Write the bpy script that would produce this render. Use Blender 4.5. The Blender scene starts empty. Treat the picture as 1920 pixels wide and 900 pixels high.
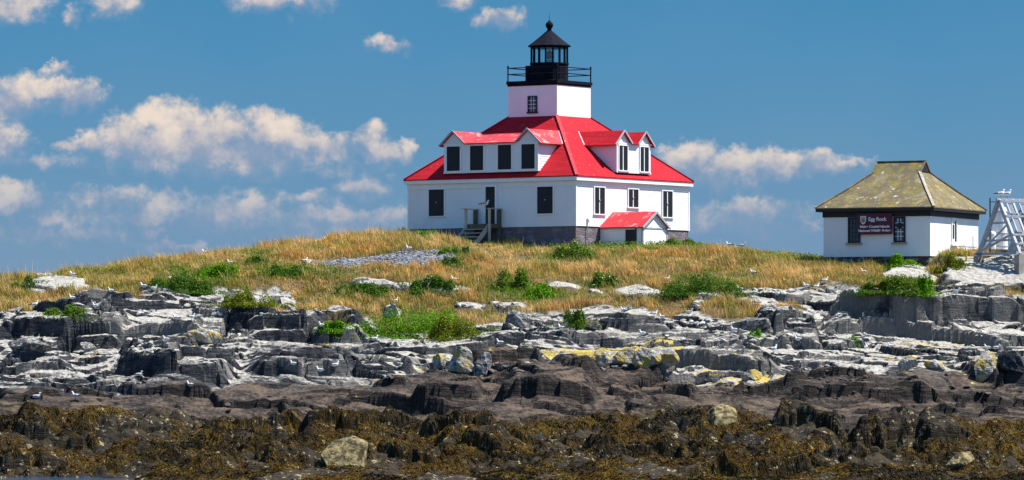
import bpy, bmesh, math, random
import numpy as np
from mathutils import Vector, Matrix

SC = bpy.context.scene
COL = SC.collection
R = math.radians

# ---------------------------------------------------------------- camera, sky, sun, exposure
FP = 9300.0          # focal length in photo pixels (1920 wide)
CAM_Z = 5.0          # eye height above the water
HOR = 700.0          # photo row of the horizon
cam = bpy.data.cameras.new('camera')
cam.sensor_width = 36.0
cam.lens = FP / 1920 * 36
cam.shift_y = (HOR - 450) / 1920
cam.clip_start = 1.0
cam.clip_end = 60000
cam_o = bpy.data.objects.new('camera', cam)
COL.objects.link(cam_o)
cam_o.location = (0, 0, CAM_Z)
cam_o.rotation_euler = (R(90), 0, 0)
SC.camera = cam_o

SUN_AZ, SUN_EL = R(5), R(60)      # azimuth measured from +X towards +Y
sun_dir = Vector((math.cos(SUN_EL) * math.cos(SUN_AZ), math.cos(SUN_EL) * math.sin(SUN_AZ), math.sin(SUN_EL)))
sl = bpy.data.lights.new('sun', 'SUN')
sl.energy = 5.0
sl.angle = R(0.5)
sl.color = (1.0, 0.95, 0.87)
sun_o = bpy.data.objects.new('sun', sl)
COL.objects.link(sun_o)
sun_o.rotation_euler = sun_dir.to_track_quat('Z', 'Y').to_euler()
sun_o.location = (40, 260, 80)

SC.view_settings.view_transform = 'Standard'
SC.view_settings.look = 'None'
SC.view_settings.exposure = 0.98
SC.view_settings.gamma = 1.0
SC.view_settings.use_curve_mapping = False


def srgb(r, g, b):
    f = lambda c: c / 12.92 if c <= 0.04045 else ((c + 0.055) / 1.055) ** 2.4
    return (f(r / 255), f(g / 255), f(b / 255), 1.0)


class NT:
    """small helper for node trees"""
    def __init__(self, tree):
        self.t = tree
        self.n = tree.nodes
        self.l = tree.links

    def node(self, typ, **kw):
        nd = self.n.new(typ)
        for k, v in kw.items():
            setattr(nd, k, v)
        return nd

    def link(self, a, b):
        self.l.new(a, b)

    def put(self, sock, v):
        if isinstance(v, bpy.types.NodeSocket):
            self.l.new(v, sock)
        elif v is not None:
            sock.default_value = v

    def math(self, op, a, b=None, c=None, clamp=False):
        nd = self.node('ShaderNodeMath', operation=op, use_clamp=clamp)
        self.put(nd.inputs[0], a)
        if b is not None: self.put(nd.inputs[1], b)
        if c is not None: self.put(nd.inputs[2], c)
        return nd.outputs[0]

    def vmath(self, op, a, b=None, c=None):
        nd = self.node('ShaderNodeVectorMath', operation=op)
        self.put(nd.inputs[0], a)
        if b is not None: self.put(nd.inputs[1], b)
        if c is not None: self.put(nd.inputs[2], c)
        return nd.outputs['Value'] if op in ('LENGTH', 'DOT_PRODUCT', 'DISTANCE') else nd.outputs[0]

    def mix(self, f, a, b, blend='MIX'):
        nd = self.node('ShaderNodeMix', data_type='RGBA', blend_type=blend)
        self.put(nd.inputs[0], f)
        self.put(nd.inputs[6], a)
        self.put(nd.inputs[7], b)
        return nd.outputs[2]

    def noise(self, vec, scale, detail=4, rough=0.55, color=False, dist=0.0):
        nd = self.node('ShaderNodeTexNoise')
        if vec is not None: self.put(nd.inputs['Vector'], vec)
        nd.inputs['Scale'].default_value = scale
        nd.inputs['Detail'].default_value = detail
        nd.inputs['Roughness'].default_value = rough
        nd.inputs['Distortion'].default_value = dist
        return nd.outputs['Color'] if color else nd.outputs[0]

    def step(self, v, lo, hi):
        nd = self.node('ShaderNodeMapRange', interpolation_type='SMOOTHSTEP')
        self.put(nd.inputs[0], v)
        nd.inputs[1].default_value = lo
        nd.inputs[2].default_value = hi
        return nd.outputs[0]

    def ramp(self, v, lo, hi, a=0.0, b=1.0):
        nd = self.node('ShaderNodeMapRange')
        nd.clamp = True
        self.put(nd.inputs[0], v)
        nd.inputs[1].default_value = lo
        nd.inputs[2].default_value = hi
        nd.inputs[3].default_value = a
        nd.inputs[4].default_value = b
        return nd.outputs[0]

    def attr(self, name, out='Fac'):
        nd = self.node('ShaderNodeAttribute', attribute_name=name)
        return nd.outputs[out]


# clouds: centre column, row, half width, half height (photo pixels), density
CLOUDS = [
    (322, 226, 58, 34, 1.0), (365, 252, 95, 42, 1.0), (245, 262, 62, 40, 1.0), (300, 274, 135, 42, 1.0),
    (430, 242, 55, 32, 1.0), (488, 246, 64, 34, 1.0), (548, 268, 60, 34, 1.0), (615, 282, 62, 26, .95),
    (700, 268, 34, 34, .95), (712, 288, 66, 22, .9), (768, 282, 24, 26, .85), (172, 268, 34, 24, .95),
    (128, 270, 28, 12, .85), (420, 284, 235, 36, 1.0),
    (60, 172, 82, 34, 1.0), (138, 182, 60, 26, .95), (20, 190, 60, 34, 1.0), (104, 130, 36, 10, .6),
    (8, 262, 46, 36, .95),
    (20, 372, 66, 30, .8), (85, 412, 26, 16, .75), (215, 372, 84, 26, .66), (282, 412, 46, 24, .75),
    (440, 398, 92, 32, .85), (478, 382, 60, 16, .85), (682, 352, 56, 22, .74), (620, 402, 90, 18, .66),
    (725, 408, 64, 20, .74), (288, 441, 30, 8, .75), (330, 464, 90, 12, .6), (570, 372, 60, 14, .55),
    (28, 12, 62, 32, .85), (212, 12, 52, 26, .7), (136, 30, 18, 18, .6), (530, 2, 100, 24, .95),
    (730, 88, 42, 18, .72), (858, 6, 30, 14, .8), (938, 36, 48, 20, .75), (1300, -6, 50, 10, .4),
    (1296, 304, 58, 36, 1.0), (1372, 318, 86, 32, 1.0), (1455, 312, 66, 28, 1.0), (1525, 314, 74, 20, .9),
    (1585, 306, 50, 9, .8), (1258, 292, 40, 22, .95), (1405, 392, 66, 26, .66), (1372, 412, 90, 24, .6),
    (1526, 426, 22, 12, .62), (1310, 432, 70, 16, .5), (60, 300, 160, 16, .5), (330, 400, 420, 44, .42), (640, 430, 220, 30, .45), (120, 440, 200, 26, .4), (1400, 410, 170, 40, .42), (480, 320, 300, 20, .45),
]

world = bpy.data.worlds.new('World')
SC.world = world
world.use_nodes = True
wt = NT(world.node_tree)
wt.n.clear()
w_out = wt.node('ShaderNodeOutputWorld')
w_bg = wt.node('ShaderNodeBackground')
w_bg.inputs[1].default_value = 0.078
wt.link(w_bg.outputs[0], w_out.inputs[0])
sky = wt.node('ShaderNodeTexSky', sky_type='NISHITA')
sky.sun_disc = False
sky.sun_elevation = SUN_EL
sky.sun_rotation = R(90) - SUN_AZ
sky.air_density = 1.0
sky.dust_density = 0.2
sky.ozone_density = 3.0
tc = wt.node('ShaderNodeTexCoord')
sep = wt.node('ShaderNodeSeparateXYZ')
wt.link(tc.outputs['Generated'], sep.inputs[0])
yy = wt.math('MAXIMUM', wt.math('ABSOLUTE', sep.outputs[1]), 0.02)
uu = wt.math('MULTIPLY', wt.math('DIVIDE', sep.outputs[0], yy), FP / 100)
vv = wt.math('MULTIPLY', wt.math('DIVIDE', sep.outputs[2], yy), FP / 100)
comb = wt.node('ShaderNodeCombineXYZ')
wt.link(uu, comb.inputs[0])
wt.link(vv, comb.inputs[1])
P0 = comb.outputs[0]

grp = bpy.data.node_groups.new('cloud_field', 'ShaderNodeTree')
grp.interface.new_socket('Vector', in_out='INPUT', socket_type='NodeSocketVector')
grp.interface.new_socket('Field', in_out='OUTPUT', socket_type='NodeSocketFloat')
grp.interface.new_socket('Height', in_out='OUTPUT', socket_type='NodeSocketFloat')
g = NT(grp)
gi = g.node('NodeGroupInput')
go = g.node('NodeGroupOutput')
vec = gi.outputs[0]
n1 = g.noise(vec, 3.2, 6, 0.55, color=True)
w1 = g.vmath('MULTIPLY', g.vmath('SUBTRACT', n1, (0.5, 0.5, 0.5)), (0.62, 0.52, 0.0))
n2 = g.noise(vec, 0.9, 2, 0.5, color=True)
w2 = g.vmath('MULTIPLY', g.vmath('SUBTRACT', n2, (0.5, 0.5, 0.5)), (0.6, 0.35, 0.0))
pw = g.vmath('ADD', vec, g.vmath('ADD', w1, w2))
acc = sw = sv = None
for (cx, cy, rx, ry, wgt) in CLOUDS:
    ix, iy = 100 / (rx * 1.42), 100 / (ry * 1.5)
    cu, cv = (cx - 960) / 100, (HOR - cy) / 100
    q = g.vmath('MULTIPLY_ADD', pw, (ix, iy, 0.0), (-cu * ix, -cv * iy, 1.0 - wgt))
    ln = g.vmath('LENGTH', q)
    wi = g.math('MAXIMUM', g.math('SUBTRACT', 1.15, ln), 0.0)
    qy = g.vmath('DOT_PRODUCT', q, (0.0, 1.0, 0.0))
    acc = ln if acc is None else g.math('SMOOTH_MIN', acc, ln, 0.22)
    sw = g.math('ADD', wi, 1e-4) if sw is None else g.math('ADD', sw, wi)
    sv = g.math('MULTIPLY', wi, qy) if sv is None else g.math('MULTIPLY_ADD', wi, qy, sv)
g.link(g.math('SUBTRACT', 1.0, acc), go.inputs[0])
g.link(g.math('DIVIDE', sv, sw), go.inputs[1])
fg = wt.node('ShaderNodeGroup')
fg.node_tree = grp
wt.put(fg.inputs[0], P0)
d0, hrel = fg.outputs[0], fg.outputs[1]
fbm = wt.noise(P0, 3.0, 7, 0.6)
soft = wt.noise(P0, 1.3, 4, 0.55)
edge = wt.math('ADD', d0, wt.math('MULTIPLY', wt.math('SUBTRACT', fbm, 0.5), 0.75))
# sunlit tops, grey bases that thin out into the haze
lit = wt.math('ADD', hrel, wt.math('MULTIPLY', wt.math('SUBTRACT', fbm, 0.5), 1.5))
lit = wt.step(wt.math('ADD', lit, wt.math('MULTIPLY', wt.math('SUBTRACT', soft, 0.5), 2.6)), -0.6, 1.0)
alpha = wt.step(wt.math('MULTIPLY', edge, wt.math('MULTIPLY_ADD', lit, 0.9, 0.80)), 0.04, 0.90)
alpha = wt.math('MULTIPLY', alpha, wt.ramp(vv, 2.2, 4.6, 0.32, 0.92))
ccol = wt.mix(lit, srgb(160, 167, 188), srgb(244, 226, 208))
ccol = wt.mix(wt.ramp(vv, 2.2, 3.6, 0.5, 0.0), ccol, srgb(196, 180, 192))
# clear-sky colour of the low band, by elevation
rmp = wt.node('ShaderNodeValToRGB')
els = rmp.color_ramp.elements
els[0].position, els[0].color = 0.0, srgb(124, 154, 184)
els[1].position, els[1].color = 1.0, srgb(56, 132, 181)
for p, c in ((0.26, srgb(119, 152, 183)), (0.50, srgb(96, 148, 185)), (0.74, srgb(74, 142, 185)), (0.9, srgb(62, 137, 183))):
    e = els.new(p)
    e.color = c
wt.link(wt.math('MULTIPLY', vv, 1 / 8.0), rmp.inputs[0])
band = wt.mix(wt.math('MULTIPLY', wt.noise(P0, 0.35, 3, 0.5), 0.28), rmp.outputs[0], srgb(126, 157, 188))
lowsky = wt.mix(alpha, band, ccol)
k = 1.0 / 0.078 / (2 ** SC.view_settings.exposure)
lowsky = wt.vmath('MULTIPLY', lowsky, (k, k, k))
elev = wt.step(sep.outputs[2], 0.09, 0.26)
upper = wt.vmath('MULTIPLY', sky.outputs[0], (0.74, 1.06, 1.26))      # tint added overhead to turn the light on shaded walls bluer
wt.link(wt.mix(elev, lowsky, upper), w_bg.inputs[0])

# ---------------------------------------------------------------- helpers
def link(o, parent=None):
    COL.objects.link(o)
    if parent is not None:
        o.parent = parent
    return o


def tag(o, label=None, cat=None, group=None, kind=None):
    if label: o['label'] = label
    if cat: o['category'] = cat
    if group: o['group'] = group
    if kind: o['kind'] = kind
    return o


def empty(name, loc, rz=0.0):
    o = bpy.data.objects.new(name, None)
    o.empty_display_size = 0.5
    o.location = loc
    o.rotation_euler = (0, 0, rz)
    return link(o)


class MB:
    """collects shapes for one mesh object"""
    def __init__(self, fn=None):
        self.v, self.f, self.m = [], [], []
        self.fn = fn or (lambda p: p)
        self.mi = 0

    def add(self, vs, fs):
        b = len(self.v)
        self.v += [self.fn(tuple(p)) for p in vs]
        self.f += [tuple(i + b for i in f) for f in fs]
        self.m += [self.mi] * len(fs)
        return self

    def poly(self, pts):
        return self.add(pts, [tuple(range(len(pts)))])

    def box(self, x0, x1, y0, y1, z0, z1):
        vs = [(x0, y0, z0), (x1, y0, z0), (x1, y1, z0), (x0, y1, z0), (x0, y0, z1), (x1, y0, z1), (x1, y1, z1), (x0, y1, z1)]
        return self.add(vs, [(0, 3, 2, 1), (4, 5, 6, 7), (0, 1, 5, 4), (1, 2, 6, 5), (2, 3, 7, 6), (3, 0, 4, 7)])

    def slab(self, pts, t):
        """polygon pts given thickness t downwards along its normal"""
        p = [Vector(q) for q in pts]
        n = (p[1] - p[0]).cross(p[2] - p[0]).normalized()
        if n.z < 0: n = -n
        lo = [q - n * t for q in p]
        k = len(p)
        fs = [tuple(range(k)), tuple(reversed(range(k, 2 * k)))]
        fs += [(i, k + i, k + (i + 1) % k, (i + 1) % k) for i in range(k)]
        return self.add([tuple(q) for q in p] + [tuple(q) for q in lo], fs)

    def prism(self, pts, off):
        """polygon extruded by vector off"""
        p = [Vector(q) for q in pts]
        o = Vector(off)
        k = len(p)
        fs = [tuple(range(k)), tuple(reversed(range(k, 2 * k)))]
        fs += [(i, k + i, k + (i + 1) % k, (i + 1) % k) for i in range(k)]
        return self.add([tuple(q) for q in p] + [tuple(q + o) for q in p], fs)

    def bar(self, a, b, w, h=None, up=(0, 0, 1)):
        """square bar from a to b"""
        h = h or w
        a, b = Vector(a), Vector(b)
        d = (b - a).normalized()
        u = Vector(up)
        if abs(d.dot(u)) > 0.99: u = Vector((1, 0, 0))
        s = d.cross(u).normalized()
        u = s.cross(d).normalized()
        vs = []
        for c in (a, b):
            for (i, j) in ((-1, -1), (1, -1), (1, 1), (-1, 1)):
                vs.append(tuple(c + s * (i * w / 2) + u * (j * h / 2)))
        return self.add(vs, [(0, 1, 2, 3), (7, 6, 5, 4), (0, 4, 5, 1), (1, 5, 6, 2), (2, 6, 7, 3), (3, 7, 4, 0)])

    def tube(self, a, b, r, n=8, r2=None):
        r2 = r if r2 is None else r2
        a, b = Vector(a), Vector(b)
        d = (b - a).normalized()
        u = Vector((0, 0, 1)) if abs(d.z) < 0.9 else Vector((1, 0, 0))
        s = d.cross(u).normalized()
        u = s.cross(d)
        vs = []
        for c, rr in ((a, r), (b, r2)):
            for i in range(n):
                t = 2 * math.pi * i / n
                vs.append(tuple(c + s * (math.cos(t) * rr) + u * (math.sin(t) * rr)))
        fs = [(i, (i + 1) % n, n + (i + 1) % n, n + i) for i in range(n)]
        fs += [tuple(reversed(range(n))), tuple(range(n, 2 * n))]
        return self.add(vs, fs)

    def lathe(self, prof, c, n=16, phase=0.0):
        """prof: (radius, z) from bottom to top about centre c=(x, y)"""
        vs, fs = [], []
        for (r, z) in prof:
            for i in range(n):
                t = 2 * math.pi * (i + phase) / n
                vs.append((c[0] + r * math.cos(t), c[1] + r * math.sin(t), z))
        for k in range(len(prof) - 1):
            for i in range(n):
                j = (i + 1) % n
                fs.append((k * n + i, k * n + j, (k + 1) * n + j, (k + 1) * n + i))
        fs.append(tuple(reversed(range(n))))
        fs.append(tuple(range((len(prof) - 1) * n, len(prof) * n)))
        return self.add(vs, fs)

    def build(self, name, mats, parent=None, z0=0.0, smooth=False, fix=True):
        me = bpy.data.meshes.new(name)
        me.from_pydata([(x, y, z - z0) for (x, y, z) in self.v], [], self.f)
        mats = mats if isinstance(mats, (list, tuple)) else [mats]
        for m in mats: me.materials.append(m)
        me.polygons.foreach_set('material_index', self.m)
        if fix:
            bm = bmesh.new()
            bm.from_mesh(me)
            bmesh.ops.recalc_face_normals(bm, faces=bm.faces)
            bm.to_mesh(me)
            bm.free()
        if smooth:
            me.polygons.foreach_set('use_smooth', [True] * len(me.polygons))
        me.update()
        return link(bpy.data.objects.new(name, me), parent)


def np_mesh(name, verts, faces, mat, attrs=None, parent=None, smooth=False, colors=None):
    """fast mesh from numpy arrays; faces (n, k) all of one size"""
    me = bpy.data.meshes.new(name)
    nv, (nf, k) = len(verts), faces.shape
    me.vertices.add(nv)
    me.vertices.foreach_set('co', np.ascontiguousarray(verts, np.float32).ravel())
    me.loops.add(nf * k)
    me.loops.foreach_set('vertex_index', np.ascontiguousarray(faces, np.int32).ravel())
    me.polygons.add(nf)
    me.polygons.foreach_set('loop_start', np.arange(nf, dtype=np.int32) * k)
    me.polygons.foreach_set('loop_total', np.full(nf, k, np.int32))
    me.polygons.foreach_set('use_smooth', np.full(nf, smooth, bool))
    me.materials.append(mat)
    for an, arr in (attrs or {}).items():
        a = me.attributes.new(an, 'FLOAT', 'POINT')
        a.data.foreach_set('value', np.ascontiguousarray(arr, np.float32).ravel())
    if colors is not None:
        a = me.attributes.new('tint', 'FLOAT_COLOR', 'POINT')
        c4 = np.ones((nv, 4), np.float32)
        c4[:, :3] = colors
        a.data.foreach_set('color', c4.ravel())
    me.update()
    me.validate()
    return link(bpy.data.objects.new(name, me), parent)


# ---- numpy noise
def _h(ix, iy, s):
    n = (ix.astype(np.int64) * 374761393 + iy.astype(np.int64) * 668265263 + s * 1274126177) & 0xFFFFFFFF
    n = ((n ^ (n >> 13)) * 1274126177) & 0xFFFFFFFF
    n = ((n ^ (n >> 16)) * 2246822519) & 0xFFFFFFFF
    return ((n ^ (n >> 15)) & 0xFFFFFF) / float(0xFFFFFF)


def vnoise(x, y, s=0):
    ix, iy = np.floor(x), np.floor(y)
    fx, fy = x - ix, y - iy
    fx = fx * fx * fx * (fx * (fx * 6 - 15) + 10)
    fy = fy * fy * fy * (fy * (fy * 6 - 15) + 10)
    a, b = _h(ix, iy, s), _h(ix + 1, iy, s)
    c, d = _h(ix, iy + 1, s), _h(ix + 1, iy + 1, s)
    return (a + (b - a) * fx) * (1 - fy) + (c + (d - c) * fx) * fy


def fbm2(x, y, s=0, o=4, g=0.5):
    t, a, n = 0.0, 1.0, 0.0
    for i in range(o):
        t = t + a * vnoise(x * 2 ** i + 17.3 * i, y * 2 ** i - 9.1 * i, s + i)
        n += a
        a *= g
    return t / n


def cells(x, y, sx, sy, s):
    """jittered-grid Voronoi: nearest centre, F2-F1, four random numbers"""
    gx, gy = x / sx, y / sy
    ix, iy = np.floor(gx), np.floor(gy)
    b1 = np.full(x.shape, 9e9); b2 = np.full(x.shape, 9e9)
    cx = np.zeros(x.shape); cy = np.zeros(x.shape); ci = np.zeros(x.shape); cj = np.zeros(x.shape)
    for i in (-1, 0, 1):
        for j in (-1, 0, 1):
            kx, ky = ix + i, iy + j
            px = kx + 0.08 + 0.84 * _h(kx, ky, s)
            py = ky + 0.08 + 0.84 * _h(kx, ky, s + 1)
            d = (gx - px) ** 2 + (gy - py) ** 2
            nb = d < b1
            b2 = np.where(nb, b1, np.minimum(b2, d))
            b1 = np.where(nb, d, b1)
            cx = np.where(nb, px, cx); cy = np.where(nb, py, cy)
            ci = np.where(nb, kx, ci); cj = np.where(nb, ky, cj)
    r = [_h(ci, cj, s + 2 + q) for q in range(4)]
    return cx * sx, cy * sy, np.sqrt(b2) - np.sqrt(b1), r


def sstep(v, a, b):
    t = np.clip((v - a) / (b - a), 0, 1)
    return t * t * (3 - 2 * t)


def blur(a, n, axis):
    """three box blurs"""
    for _ in range(3):
        p = np.concatenate([np.repeat(a.take([0], axis), n, axis), a, np.repeat(a.take([-1], axis), n + 1, axis)], axis)
        c = np.cumsum(p, axis)
        m = a.shape[axis]
        w = 2 * n + 1
        hi = c.take(range(w, w + m), axis)
        lo = c.take(range(0, m), axis)
        a = (hi - lo) / w
    return a

# ---------------------------------------------------------------- materials
def mat(name, col=(0.5, 0.5, 0.5, 1), rough=0.7, metal=0.0, spec=0.3):
    m = bpy.data.materials.new(name)
    m.use_nodes = True
    t = NT(m.node_tree)
    b = t.n['Principled BSDF']
    b.inputs['Base Color'].default_value = tuple(col[:3]) + (1.0,)
    b.inputs['Roughness'].default_value = rough
    b.inputs['Metallic'].default_value = metal
    b.inputs['Specular IOR Level'].default_value = spec
    return m, t, b


def geo_pos(t):
    return t.node('ShaderNodeNewGeometry').outputs['Position']


def bump(t, b, h, strength=0.5, dist=0.05):
    nd = t.node('ShaderNodeBump')
    nd.inputs['Strength'].default_value = strength
    nd.inputs['Distance'].default_value = dist
    t.link(h, nd.inputs['Height'])
    t.link(nd.outputs[0], b.inputs['Normal'])


def mottled(name, c1, c2, scale=2.0, rough=0.7, c3=None, thr=(0.62, 0.72), scale3=6.0, stretch=(1, 1, 1), bmp=0.0, spec=0.3, metal=0.0):
    """two-tone weathered colour with an optional third colour in patches"""
    m, t, b = mat(name, c1, rough, metal, spec)
    p = t.vmath('MULTIPLY', geo_pos(t), stretch)
    f = t.step(t.noise(p, scale, 6, 0.6), 0.3, 0.7)
    c = t.mix(f, tuple(c1[:3]) + (1,), tuple(c2[:3]) + (1,))
    if c3 is not None:
        c = t.mix(t.step(t.noise(p, scale3, 5, 0.65), *thr), c, tuple(c3[:3]) + (1,))
    t.link(c, b.inputs['Base Color'])
    if bmp:
        bump(t, b, t.noise(p, scale * 4, 6, 0.6), bmp, 0.03)
    return m


M = {}
M['white'] = mottled('white_paint', (.80, .80, .79), (.74, .745, .74), 0.9, .55, (.66, .67, .66), (.66, .8), 2.5, (1, 1, .35), .08)
M['white_trim'] = mottled('white_trim', (.82, .82, .80), (.76, .76, .75), 2.0, .5)
M['stucco'] = mottled('white_stucco', (.80, .80, .78), (.73, .735, .72), 0.8, .8, (.62, .62, .58), (.68, .8), 3.0, (1, 1, .4), .25)
M['tower_white'] = mottled('tower_render', (.82, .81, .81), (.78, .765, .765), 0.6, .7, (.69, .67, .67), (.68, .85), 1.5, (1, 1, .5), .1)
M['shutter'] = mottled('black_shutter', (.008, .009, .013), (.014, .014, .018), 3.0, .5)
M['black_iron'] = mottled('black_iron', (.006, .007, .012), (.011, .012, .018), 2.0, .8, (.012, .010, .010), (.7, .8), 3.0, spec=.05)
M['dark_wood'] = mottled('black_fascia', (.012, .012, .016), (.022, .02, .022), 3.0, .6)
M['old_wood'] = mottled('weathered_wood', (.42, .36, .27), (.50, .44, .34), 3.0, .85, (.26, .21, .15), (.6, .75), 7.0, (1, 1, 1), .3)
M['deck_wood'] = mottled('dark_weathered_wood', (.085, .072, .055), (.15, .125, .09), 3.0, .85, (.05, .042, .035), (.6, .75), 7.0, (1, 1, 1), .3)
M['concrete'] = mottled('old_concrete', (.22, .205, .175), (.32, .30, .25), 1.6, .9, (.30, .22, .06), (.62, .74), 2.5, (1, 1, 1), .4)
M['rack_grey'] = mottled('grey_metal', (.30, .31, .33), (.42, .43, .45), 2.0, .55, (.58, .58, .57), (.6, .7), 5.0)
M['tank_white'] = mottled('tank_white', (.75, .76, .76), (.66, .67, .68), 1.2, .45)
M['yellow'] = mottled('yellow_paint', (.55, .40, .03), (.48, .33, .03), 4.0, .6)
M['maroon'] = mottled('maroon_board', (.085, .010, .028), (.10, .013, .034), 1.5, .5)
M['letter'] = mat('sign_letter', (.78, .76, .76), .6)[0]
M['crest_gold'] = mat('crest_tan', (.42, .36, .22), .6)[0]
M['crest_blue'] = mat('crest_slate', (.16, .2, .2), .6)[0]
M['window_dark'] = mottled('dark_maroon_frame', (.02, .008, .012), (.03, .012, .016), 3.0, .5)
M['red_lens'] = mat('red_lens', (.38, .03, .03), .12, 0, .6)[0]
M['green_lens'] = mat('pale_green_glass', (.42, .55, .48), .15, 0, .6)[0]


def roof_red():
    m, t, b = mat('red_shingle', (.6, .03, .05), .8, 0, .08)
    p = geo_pos(t)
    c = t.mix(t.step(t.noise(p, .8, 6, .6), .3, .7), (.47, .016, .026, 1), (.39, .012, .021, 1))
    # course rows and single shingles
    sp = t.node('ShaderNodeSeparateXYZ'); t.link(p, sp.inputs[0])
    row = t.math('FLOOR', t.math('MULTIPLY', sp.outputs[2], 8.0))
    along = t.math('ADD', t.math('MULTIPLY', sp.outputs[0], 3.2), t.math('MULTIPLY', sp.outputs[1], 3.2))
    cell = t.node('ShaderNodeCombineXYZ')
    t.link(t.math('FLOOR', t.math('ADD', along, t.math('MULTIPLY', row, .37))), cell.inputs[0]); t.link(row, cell.inputs[1])
    wn = t.node('ShaderNodeTexWhiteNoise', noise_dimensions='2D'); t.link(cell.outputs[0], wn.inputs['Vector'])
    c = t.mix(t.math('MULTIPLY', wn.outputs['Value'], .65), c, (.28, .010, .018, 1))
    # pale worn streaks and droppings running down the slope
    st = t.step(t.noise(t.vmath('MULTIPLY', p, (2.2, 2.2, .8)), 1.5, 7, .68, dist=.8), .60, .72)
    c = t.mix(t.math('MULTIPLY', st, .42), c, (.60, .28, .27, 1))
    sp2 = t.step(t.noise(p, 7.0, 3, .6), .70, .76)
    c = t.mix(t.math('MULTIPLY', sp2, .5), c, (.75, .6, .58, 1))
    t.link(c, b.inputs['Base Color'])
    bump(t, b, t.math('FRACT', t.math('MULTIPLY', sp.outputs[2], 8.0)), .25, .02)
    return m


M['red'] = roof_red()
M['red_ridge'] = mottled('red_ridge_cap', (.50, .035, .045), (.42, .02, .03), 2.0, .75, (.58, .27, .26), (.6, .7), 3.0)
M['red_worn'] = mottled('worn_red_shingle', (.50, .03, .04), (.44, .02, .03), 1.2, .75, (.58, .27, .26), (.54, .70), 1.4, (1, 1, 1), .15)


def roof_lichen():
    m, t, b = mat('lichen_shingle', (.2, .17, .06), .9)
    p = geo_pos(t)
    sp = t.node('ShaderNodeSeparateXYZ'); t.link(p, sp.inputs[0])
    c = t.mix(t.step(t.noise(p, .9, 6, .62), .35, .66), (.10, .085, .048, 1), (.215, .185, .04, 1))
    c = t.mix(t.step(t.noise(p, 2.6, 6, .65), .45, .62), c, (.12, .092, .065, 1))
    c = t.mix(t.math('MULTIPLY', t.step(t.noise(p, 1.1, 6, .7), .52, .66), .7), c, (.26, .22, .17, 1))
    c = t.mix(t.step(t.noise(p, 1.7, 5, .6), .58, .7), c, (.33, .185, .03, 1))
    row = t.math('FLOOR', t.math('MULTIPLY', sp.outputs[2], 7.0))
    along = t.math('ADD', t.math('MULTIPLY', sp.outputs[0], 3.0), t.math('MULTIPLY', sp.outputs[1], 3.0))
    cell = t.node('ShaderNodeCombineXYZ')
    t.link(t.math('FLOOR', t.math('ADD', along, t.math('MULTIPLY', row, .37))), cell.inputs[0]); t.link(row, cell.inputs[1])
    wn = t.node('ShaderNodeTexWhiteNoise', noise_dimensions='2D'); t.link(cell.outputs[0], wn.inputs['Vector'])
    c = t.mix(t.math('MULTIPLY', wn.outputs['Value'], .4), c, (.12, .09, .05, 1))
    st = t.step(t.noise(t.vmath('MULTIPLY', p, (1.5, 1.5, .7)), 2.2, 6, .65), .60, .70)
    c = t.mix(t.math('MULTIPLY', st, t.ramp(t.noise(p, .5, 2, .5), .36, .52)), c, (.66, .62, .56, 1))
    t.link(c, b.inputs['Base Color'])
    bump(t, b, t.math('ADD', t.math('FRACT', t.math('MULTIPLY', sp.outputs[2], 7.0)), t.noise(p, 8, 4)), .4, .03)
    return m


M['lichen_roof'] = roof_lichen()
M['weathered_ridge'] = mottled('weathered_ridge', (.27, .235, .18), (.40, .365, .31), 3.0, .9, (.25, .16, .05), (.55, .7), 4.0)


def stone(name, c1, c2, c3, scale=2.2, mortar=(.16, .15, .14, 1)):
    m, t, b = mat(name, c1, .9)
    p = t.vmath('MULTIPLY', geo_pos(t), (1, 1, 1.7))
    v = t.node('ShaderNodeTexVoronoi'); t.link(p, v.inputs['Vector']); v.inputs['Scale'].default_value = scale
    v2 = t.node('ShaderNodeTexVoronoi', feature='DISTANCE_TO_EDGE'); t.link(p, v2.inputs['Vector']); v2.inputs['Scale'].default_value = scale
    sp = t.node('ShaderNodeSeparateColor'); t.link(v.outputs['Color'], sp.inputs[0])
    c = t.mix(sp.outputs[0], c1, c2)
    c = t.mix(t.step(sp.outputs[1], .6, .8), c, c3)
    c = t.mix(t.math('MULTIPLY', t.noise(p, 5, 5, .65), .6), c, tuple(x * .5 for x in c1[:3]) + (1,))
    e = t.step(v2.outputs['Distance'], .02, .07)
    c = t.mix(e, mortar, c)
    t.link(c, b.inputs['Base Color'])
    bump(t, b, t.math('ADD', e, t.noise(p, 6, 5, .6)), .7, .06)
    return m


M['foundation'] = stone('granite_foundation', (.13, .125, .15, 1), (.20, .14, .14, 1), (.25, .22, .22, 1), 2.0, (.19, .18, .19, 1))
M['rubble'] = stone('rubble_foundation', (.05, .03, .035, 1), (.11, .06, .06, 1), (.36, .33, .31, 1), 3.0, (.12, .10, .10, 1))


def glass(name, tint=(.9, .95, .97, 1), refl=.12):
    m = bpy.data.materials.new(name)
    m.use_nodes = True
    t = NT(m.node_tree)
    t.n.clear()
    o = t.node('ShaderNodeOutputMaterial')
    tr = t.node('ShaderNodeBsdfTransparent'); tr.inputs[0].default_value = tint
    gl = t.node('ShaderNodeBsdfGlossy'); gl.inputs['Roughness'].default_value = .04
    mx = t.node('ShaderNodeMixShader'); mx.inputs[0].default_value = refl
    t.link(tr.outputs[0], mx.inputs[1]); t.link(gl.outputs[0], mx.inputs[2]); t.link(mx.outputs[0], o.inputs[0])
    return m


M['glass'] = glass('lantern_glass', (.86, .94, .97, 1), .16)
m_, t_, b_ = mat('window_glass', (.015, .025, .04), .08, 0, .8)
M['pane'] = m_
m_, t_, b_ = mat('panel_glass', (.13, .15, .19), .32, 0, .5)
M['panel'] = m_


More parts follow.
